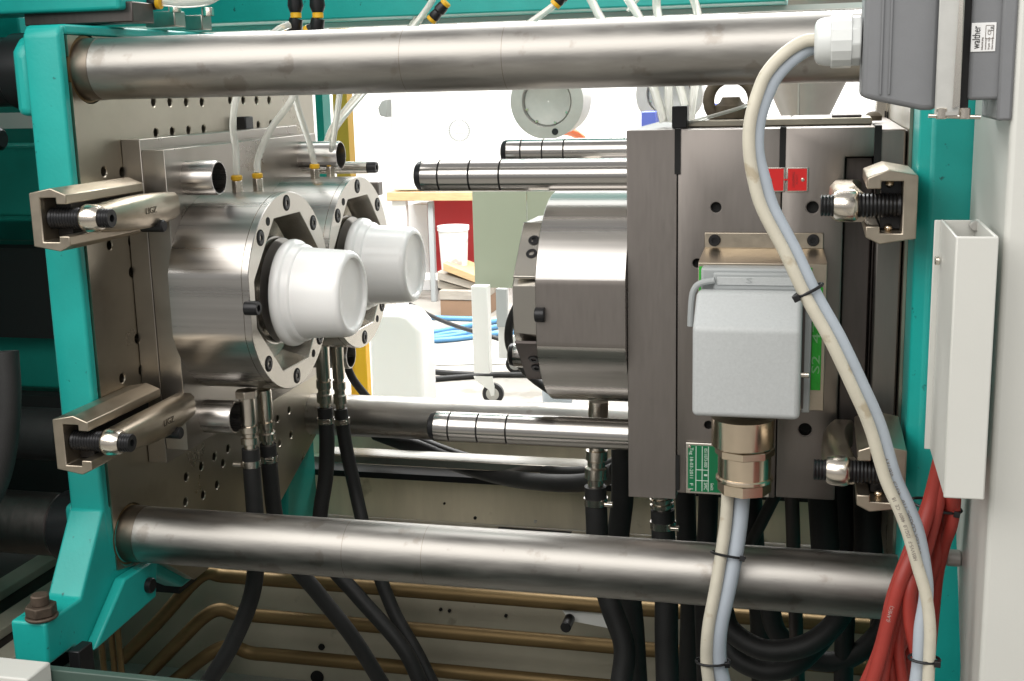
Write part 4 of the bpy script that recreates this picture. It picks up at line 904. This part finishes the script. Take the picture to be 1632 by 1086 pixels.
gm = MB()
for (px, py, ni, nj) in ((651, 276, 3, 6), (648, 155, 3, 6)):
    for i in range(ni):
        for j in range(nj):
            e = pt(px-5+i*5, py-2+j*4.4, y+.049); gm.cyl((e.x, y+.047, e.z), (e.x, y+.0495, e.z), .0052, 6)
tag(obj('perforation', gm, CABG, wc), kind='stuff')
e = pt(614, 172, y-.05); hw = thing('wall_horn', (e.x, y-.05, e.z), 'small grey rounded box left of the white cabinet vent', 'box')
obj('shell', MB().prism([(pt(621, 158, y).x, y-.06, pt(621, 158, y).z), (pt(613, 161, y).x, y-.06, pt(613, 161, y).z), (pt(607, 172, y).x, y-.06, pt(607, 172, y).z), (pt(610, 184, y).x, y-.06, pt(610, 184, y).z), (pt(621, 187, y).x, y-.06, pt(621, 187, y).z)], (0, .10, 0)), VENT, hw, bevel=.006)
# beige machine part at left of it
bm_ = thing('beige_machine', (-2.9, 8.6, -.5), 'pale beige machine body behind the farther cavity ring', 'machine')
a = pt(545, 300, 8.6); b = pt(628, 60, 8.6)
obj('housing', MB().box(a.x-.1, b.x, 8.6, 9.1, FLOOR, b.z+.3), WHITEP, bm_, bevel=.02)
# red bin, bucket, timber, carton
y = 8.35; a = pt(694, 425, y); b = pt(766, 322, y)
rbn = thing('red_bin', (0, 0, 0), 'red steel bin under the workbench behind the white bucket', 'bin'); rbn.location = ((a.x+b.x)/2, y, FLOOR); ORG[rbn.name] = Vector(rbn.location)
obj('bin_wall', MB().box(a.x, b.x, y, y+.02, FLOOR+.1, b.z+.02), REDB, rbn, bevel=.006)
obj('side_wall', MB().box(b.x-.02, b.x, y+.021, y+.5, FLOOR+.1, b.z+.02), REDB, rbn, bevel=.003)
obj('side_wall', MB().box(a.x, a.x+.02, y+.021, y+.5, FLOOR+.1, b.z+.02), REDB, rbn, bevel=.003)
obj('skid', MB().box(a.x, b.x, y+.05, y+.45, FLOOR, FLOOR+.098), BLACK, rbn)
a = pt(646, 366, 8.4); b = pt(681, 326, 8.4)
tag(obj('white_carton', MB().box(a.x, b.x, 8.4, 8.75, FLOOR, b.z), LABELW, None, bevel=.004, origin=a), 'tall pale box between the two workbench legs, left of the red bin', 'box')
y = 7.55; a = pt(722, 360, y); b = pt(719, 428, y)
bk = thing('bucket', (a.x, y, b.z), 'dirty white plastic bucket standing on the timber stack', 'bucket')
rr = (pt(745, 380, y).x-pt(698, 380, y).x)/2
obj('bucket_wall', MB().lathe([(0, rr*.84), (a.z-b.z-.03, rr*.97), (a.z-b.z-.028, rr*1.04), (a.z-b.z, rr*1.04), (a.z-b.z, rr*.96), (.02, rr*.8)], (a.x, y, b.z), (0, 0, 1), 40, cap=True), mat('dirty_white_plastic', (.76, .75, .72), 0, .4, dark=(7, .56, (.32, .29, .26), .8)), bk)
y = 7.42; ts = []
for i, (p0, p1, yy, m_, lb) in enumerate((((697, 447), (755, 462), 7.42, WOODG, 'lowest grey plank of the timber stack on the carton'), ((697, 433), (756, 450), 7.40, WOODG, 'middle weathered plank of the timber stack'), ((706, 419), (757, 438), 7.38, WOOD, 'topmost yellowish plank of the timber stack, tilted'))):
    a = pt(*p0, yy); b = pt(*p1, yy)
    tag(obj('timber_plank', MB().prism([a, (b.x, yy, b.z-.005), (b.x, yy, b.z-.052), (a.x, yy, a.z-.05)], (0, .32, 0)), m_, None, bevel=.003, origin=a), lb, 'plank', 'planks on the carton')
y = 7.36; a = pt(701, 463, y); b = pt(770, 505, y)
ctn = thing('carton_box', (a.x, y, FLOOR), 'brown carton box under the timber planks', 'box')
obj('carton_body', MB().box(a.x, b.x, y, y+.4, FLOOR, a.z-.062), CARD, ctn, bevel=.004)
obj('carton_lid', MB().box(a.x-.004, b.x+.004, y-.005, y+.405, a.z-.061, a.z), WOODG, ctn, bevel=.004)
# sage panel cart with castors
y = 5.42; a = pt(752, 300, y); b = pt(905, 461, y)
ct = thing('panel_trolley', ((a.x+b.x)/2, y, FLOOR), 'white castor trolley carrying a sage grey sheet panel', 'trolley')
p_ = pt(840, 380, y).x
obj('sage_panel', MB().box(a.x, p_, y, y+.012, b.z, a.z), SAGE, ct, bevel=.002)
obj('sage_panel', MB().box(p_+.0015, b.x, y+.004, y+.016, b.z+.002, a.z), SAGE, ct, bevel=.002)
obj('top_cap', MB().box(a.x, b.x, y+.0165, y+.5, a.z-.03, a.z-.002), SAGE, ct)
def castor(px, py, yy, post0, post1, ptop):
    w = pt(px, py, yy); q0 = pt(post0, 600, yy).x; q1 = pt(post1, 600, yy).x
    obj('post', MB().box(q0, q1, yy-.03, yy+.03, w.z+.085, pt(770, ptop, yy).z), WHITEP, ct, bevel=.003)
    c0 = Vector((w.x, yy, FLOOR+.05))
    wh = obj('castor_wheel', MB().lathe([(-.014, .02), (-.014, .044), (-.010, .050), (.010, .050), (.014, .044), (.014, .02)], c0, (0, 1, 0), 32), BLACK, ct)
    obj('wheel_hub', MB().cyl(c0+Vector((0, -.0145, 0)), c0+Vector((0, .0145, 0)), .031, 24), DUCT, wh)
    obj('castor_fork', MB().prism([(q0-.004, yy-.02, FLOOR+.135), (q1+.012, yy-.02, FLOOR+.135), (q1+.012, yy-.02, FLOOR+.115), (w.x+.012, yy-.02, FLOOR+.09), (w.x+.010, yy-.02, FLOOR+.045), (w.x-.006, yy-.02, FLOOR+.042), (w.x-.014, yy-.02, FLOOR+.07), (q0, yy-.02, FLOOR+.118)], (0, .003, 0)), WHITEP, ct)
castor(786, 622, 5.33, 758, 783, 455)
castor(822, 596, 5.95, 798, 812, 458)
a = pt(790, 461, 5.9); obj('inner_post', MB().box(a.x, a.x+.055, 5.9, 5.93, FLOOR+.25, a.z), GREYP, ct)
a = pt(757, 602, 5.36); obj('trolley_rail', MB().box(a.x, a.x+.55, 5.97, 6.0, FLOOR+.14, FLOOR+.19), WHITEP, ct)
# jerrycan
y = 4.75; a = pt(586, 520, y); b = pt(669, 500, y)
jc = thing('jerrycan', ((a.x+b.x)/2, y+.12, FLOOR), 'white plastic canister on the floor, overexposed, right of the yellow post', 'canister')
zt_ = pt(625, 498, y).z; zs_ = pt(660, 525, y).z
obj('canister_body', MB().prism([(a.x, y, FLOOR+.0), (b.x, y, FLOOR), (b.x, y, zs_), (b.x-.05, y, zt_-.012), (b.x-.09, y, zt_), (a.x+.04, y, zt_), (a.x, y, zs_)], (0, .2, 0)), PAIL, jc, bevel=.022, seg=4, smooth=60)
c = pt(632, 505, y-.0); obj('canister_cap', MB().cyl((c.x, y+.08, zt_-.005), (c.x, y+.08, zt_+.03), .028, 20, .004), PAIL, jc)
# yellow guard post
y = 3.6; yp = thing('guard_post', (pt(560, 600, y).x, y, FLOOR), 'short yellow steel guard post low behind the farther cavity ring', 'post')
x0_ = pt(566, 560, y).x; x1_ = pt(583, 560, y).x
obj('post_flange', MB().box(x0_-.004, x1_, y, y+.008, FLOOR, pt(560, 430, y).z), YPOST, yp, bevel=.001)
obj('side_web', MB().box(x0_-.004, x0_+.004, y+.0085, y+.12, FLOOR, pt(560, 430, y).z), YPOST, yp, bevel=.001)
obj('post_flange', MB().box(x0_-.045, x0_-.005, y+.06, y+.068, FLOOR, pt(560, 430, y).z), YPOST, yp, bevel=.001)
obj('bolt_hole', MB().cyl((x1_-.012, y+.001, pt(577, 620, y).z), (x1_-.012, y-.0008, pt(577, 620, y).z), .003, 10), HOLE, yp)
y = 3.7; a = pt(534, 235, y); b = pt(546, 26, y)
tag(obj('yellow_upright', MB().box(a.x, b.x, y, y+.05, a.z-.5, b.z), YBACKLIT, None, bevel=.001, origin=(a.x, y, a.z-.5)), 'narrow yellow upright post, coloured dark as backlit, behind the rightmost clear tube', 'post')
# dark green upright and white panel right of the platen
gp_ = thing('green_upright', (-1.2, 3.0, -.1), 'dark green upright edge just right of the drilled steel platen', 'post')
a = pt(502, 150, 3.0); b = pt(517, 215, 3.0); obj('upright', MB().box(a.x, b.x, 3.0, 3.05, b.z-.2, .3), TEAL_SHADE, gp_)
# floor cables
def floorline(name, pts, r, m, label, cat, group, z=FLOOR):
    P = spline([at(px, py, z=z+r) for px, py in pts], 8)
    return tag(obj(name, MB().tube(P, r, 10), m, None, smooth=60, origin=P[0]), label, cat, group)
for i, (pts, lb) in enumerate((([(600, 535), (655, 534), (700, 528), (760, 517), (830, 506)], 'topmost blue hose on the hall floor, rising to the right'),
                              ([(600, 550), (665, 542), (720, 536), (760, 528), (800, 520), (850, 518)], 'second blue hose of the bundle on the floor'),
                              ([(600, 545), (660, 543), (720, 531), (765, 532), (830, 530)], 'third blue hose of the bundle on the floor, crossing the others'),
                              ([(610, 552), (670, 545), (730, 540), (800, 531), (860, 528)], 'lowest blue hose of the bundle on the floor'),
                              ([(620, 500), (660, 504), (700, 507), (770, 509)], 'lone blue hose in front of the carton box'))):
    floorline('floor_hose', pts, .016, BLUE, lb, 'hose', 'blue hoses on the hall floor')
for pts, r, lb in (([(665, 590), (720, 595), (770, 597), (900, 598)], .014, 'upper thin black cable on the pale floor'), ([(665, 607), (710, 603), (765, 599), (800, 597)], .014, 'lower thin black cable on the pale floor')):
    floorline('floor_cable', pts, r, RUBBER, lb, 'cable', 'black cables on the hall floor')
P = [pt(648, 482, 6.9), pt(690, 505, 6.6), pt(730, 521, 6.3), pt(770, 533, 6.1), pt(796, 541, 6.05)]
tag(obj('floor_cable', MB().tube(spline(P, 8), .012, 10), RUBBER, None, smooth=60, origin=P[-1]), 'dark cable sloping down from the workbench towards the trolley', 'cable', 'black cables on the hall floor')
# spill of white granules / dust sheets on the floor
tag(obj('floor_dust', MB().prism([at(660, 545, z=FLOOR+.004), at(720, 552, z=FLOOR+.004), at(900, 553, z=FLOOR+.004), at(900, 578, z=FLOOR+.004), at(700, 582, z=FLOOR+.004), at(640, 575, z=FLOOR+.004)], (0, 0, .002)), WHITEP, None, smooth=0), kind='stuff')
# flanges, hopper
def flange(px, py, rp, y, label):
    c = pt(px, py, y); r = rp/F_PX*y*1.0
    t = thing('hopper_flange', c, label, 'flange', 'round cast flanges in the hall')
    obj('outer_ring', MB().lathe([(.25, r*.92), (.02, r*.96), (.004, r), (0, r*.99), (0, r*.68), (.03, r*.66)], c, (0, 1, 0), 56, cap=False), DUCT, t)
    obj('dished_cover', MB().lathe([(.03, r*.66), (.022, r*.62), (.03, r*.4), (.034, .002)], c, (0, 1, 0), 48, cap=False), DUCT, t)
    for a in (200, 240, 290, 330): obj('cover_screw', MB().cyl(c+Vector((r*.6*math.cos(R(a)), .022, r*.6*math.sin(R(a)))), c+Vector((r*.6*math.cos(R(a)), .012, r*.6*math.sin(R(a)))), r*.035, 10), CHROME, t)
    obj('drain_hole', MB().cyl(c+Vector((r*.22, .001, -r*.80)), c+Vector((r*.22, -.002, -r*.80)), r*.09, 14), BLACK, t)
flange(871, 162, 60, 5.0, 'round grey flange with dished cover hanging behind the upper bar')
flange(1066, 150, 52, 5.6, 'round grey flange behind the clear tubes on the right mold half')
c0 = pt(898, 208, 5.4); c1 = pt(928, 222, 5.6)
tag(obj('orange_hose', MB().tube(spline([c0, (c0+c1)/2+Vector((0, 0, .01)), c1], 6), .02, 10), mat('orange_hose_rubber', (.75, .16, .04), 0, .5), None, origin=c0), 'short orange hose end beside the round flange', 'hose')
y = 4.6; cc = pt(1283, 200, y); rt = (pt(1348, 130, y).x-pt(1218, 130, y).x)/2; rb_ = (pt(1313, 200, y).x-pt(1250, 200, y).x)/2
hp = thing('material_hopper', (cc.x, y, cc.z), 'stainless steel hopper cone behind the right mold half', 'hopper')
obj('cone', MB().lathe([(-.1, rb_*.6), (0, rb_), (pt(1290, 130, y).z-cc.z, rt), (pt(1290, 130, y).z-cc.z+.3, rt*1.9)], (cc.x, y, cc.z), (0, 0, 1), 56), CONE, hp)
s0 = pt(1273, 200, y); s1 = pt(1274, 130, y)
obj('weld_seam', MB().tube([Vector((s0.x, y-rb_*.98-.002, s0.z)), Vector((s1.x, y-rt*.98-.002, s1.z))], .003, 8), DUCT, hp)
for (px0, py0, px1, py1, yy, lb) in ((1128, 165, 1150, 190, 5.2, 'blue plastic crate seen left of the lifting eye'), (1022, 178, 1045, 192, 5.4, 'blue plastic crate at the left of the rear flange')):
    a = pt(px0, py1, yy); b = pt(px1, py0, yy)
    tag(obj('blue_crate', MB().box(a.x, b.x, yy, yy+.12, a.z-.05, b.z), LEDB, None, bevel=.004, origin=a), lb, 'crate', 'blue crates in the hall')
a = pt(862, 650, 4.9); b = pt(900, 622, 4.9)
tag(obj('blue_tub', MB().lathe([(0, .055), (.01, .06), (b.z-FLOOR, .066), (b.z-FLOOR, .060), (.02, .05)], ((a.x+b.x)/2+.01, 4.95, FLOOR), (0, 0, 1), 32), CABG, None, origin=((a.x+b.x)/2, 4.95, FLOOR)), 'pale blue tub on the floor under the core block', 'tub')
# grey uprights in the window strip above the bar
a = pt(1310, 30, 6.0)
tag(obj('window_mullion', MB().box(a.x-.03, a.x+.03, 6.0, 6.05, FLOOR, 1.2), GREYP, None, origin=(a.x, 6, FLOOR)), 'grey upright post seen above the top bar at the right', 'post')
print('objects', len(bpy.data.objects), 'tris', sum(len(p.vertices)-2 for me in bpy.data.meshes for p in me.polygons))
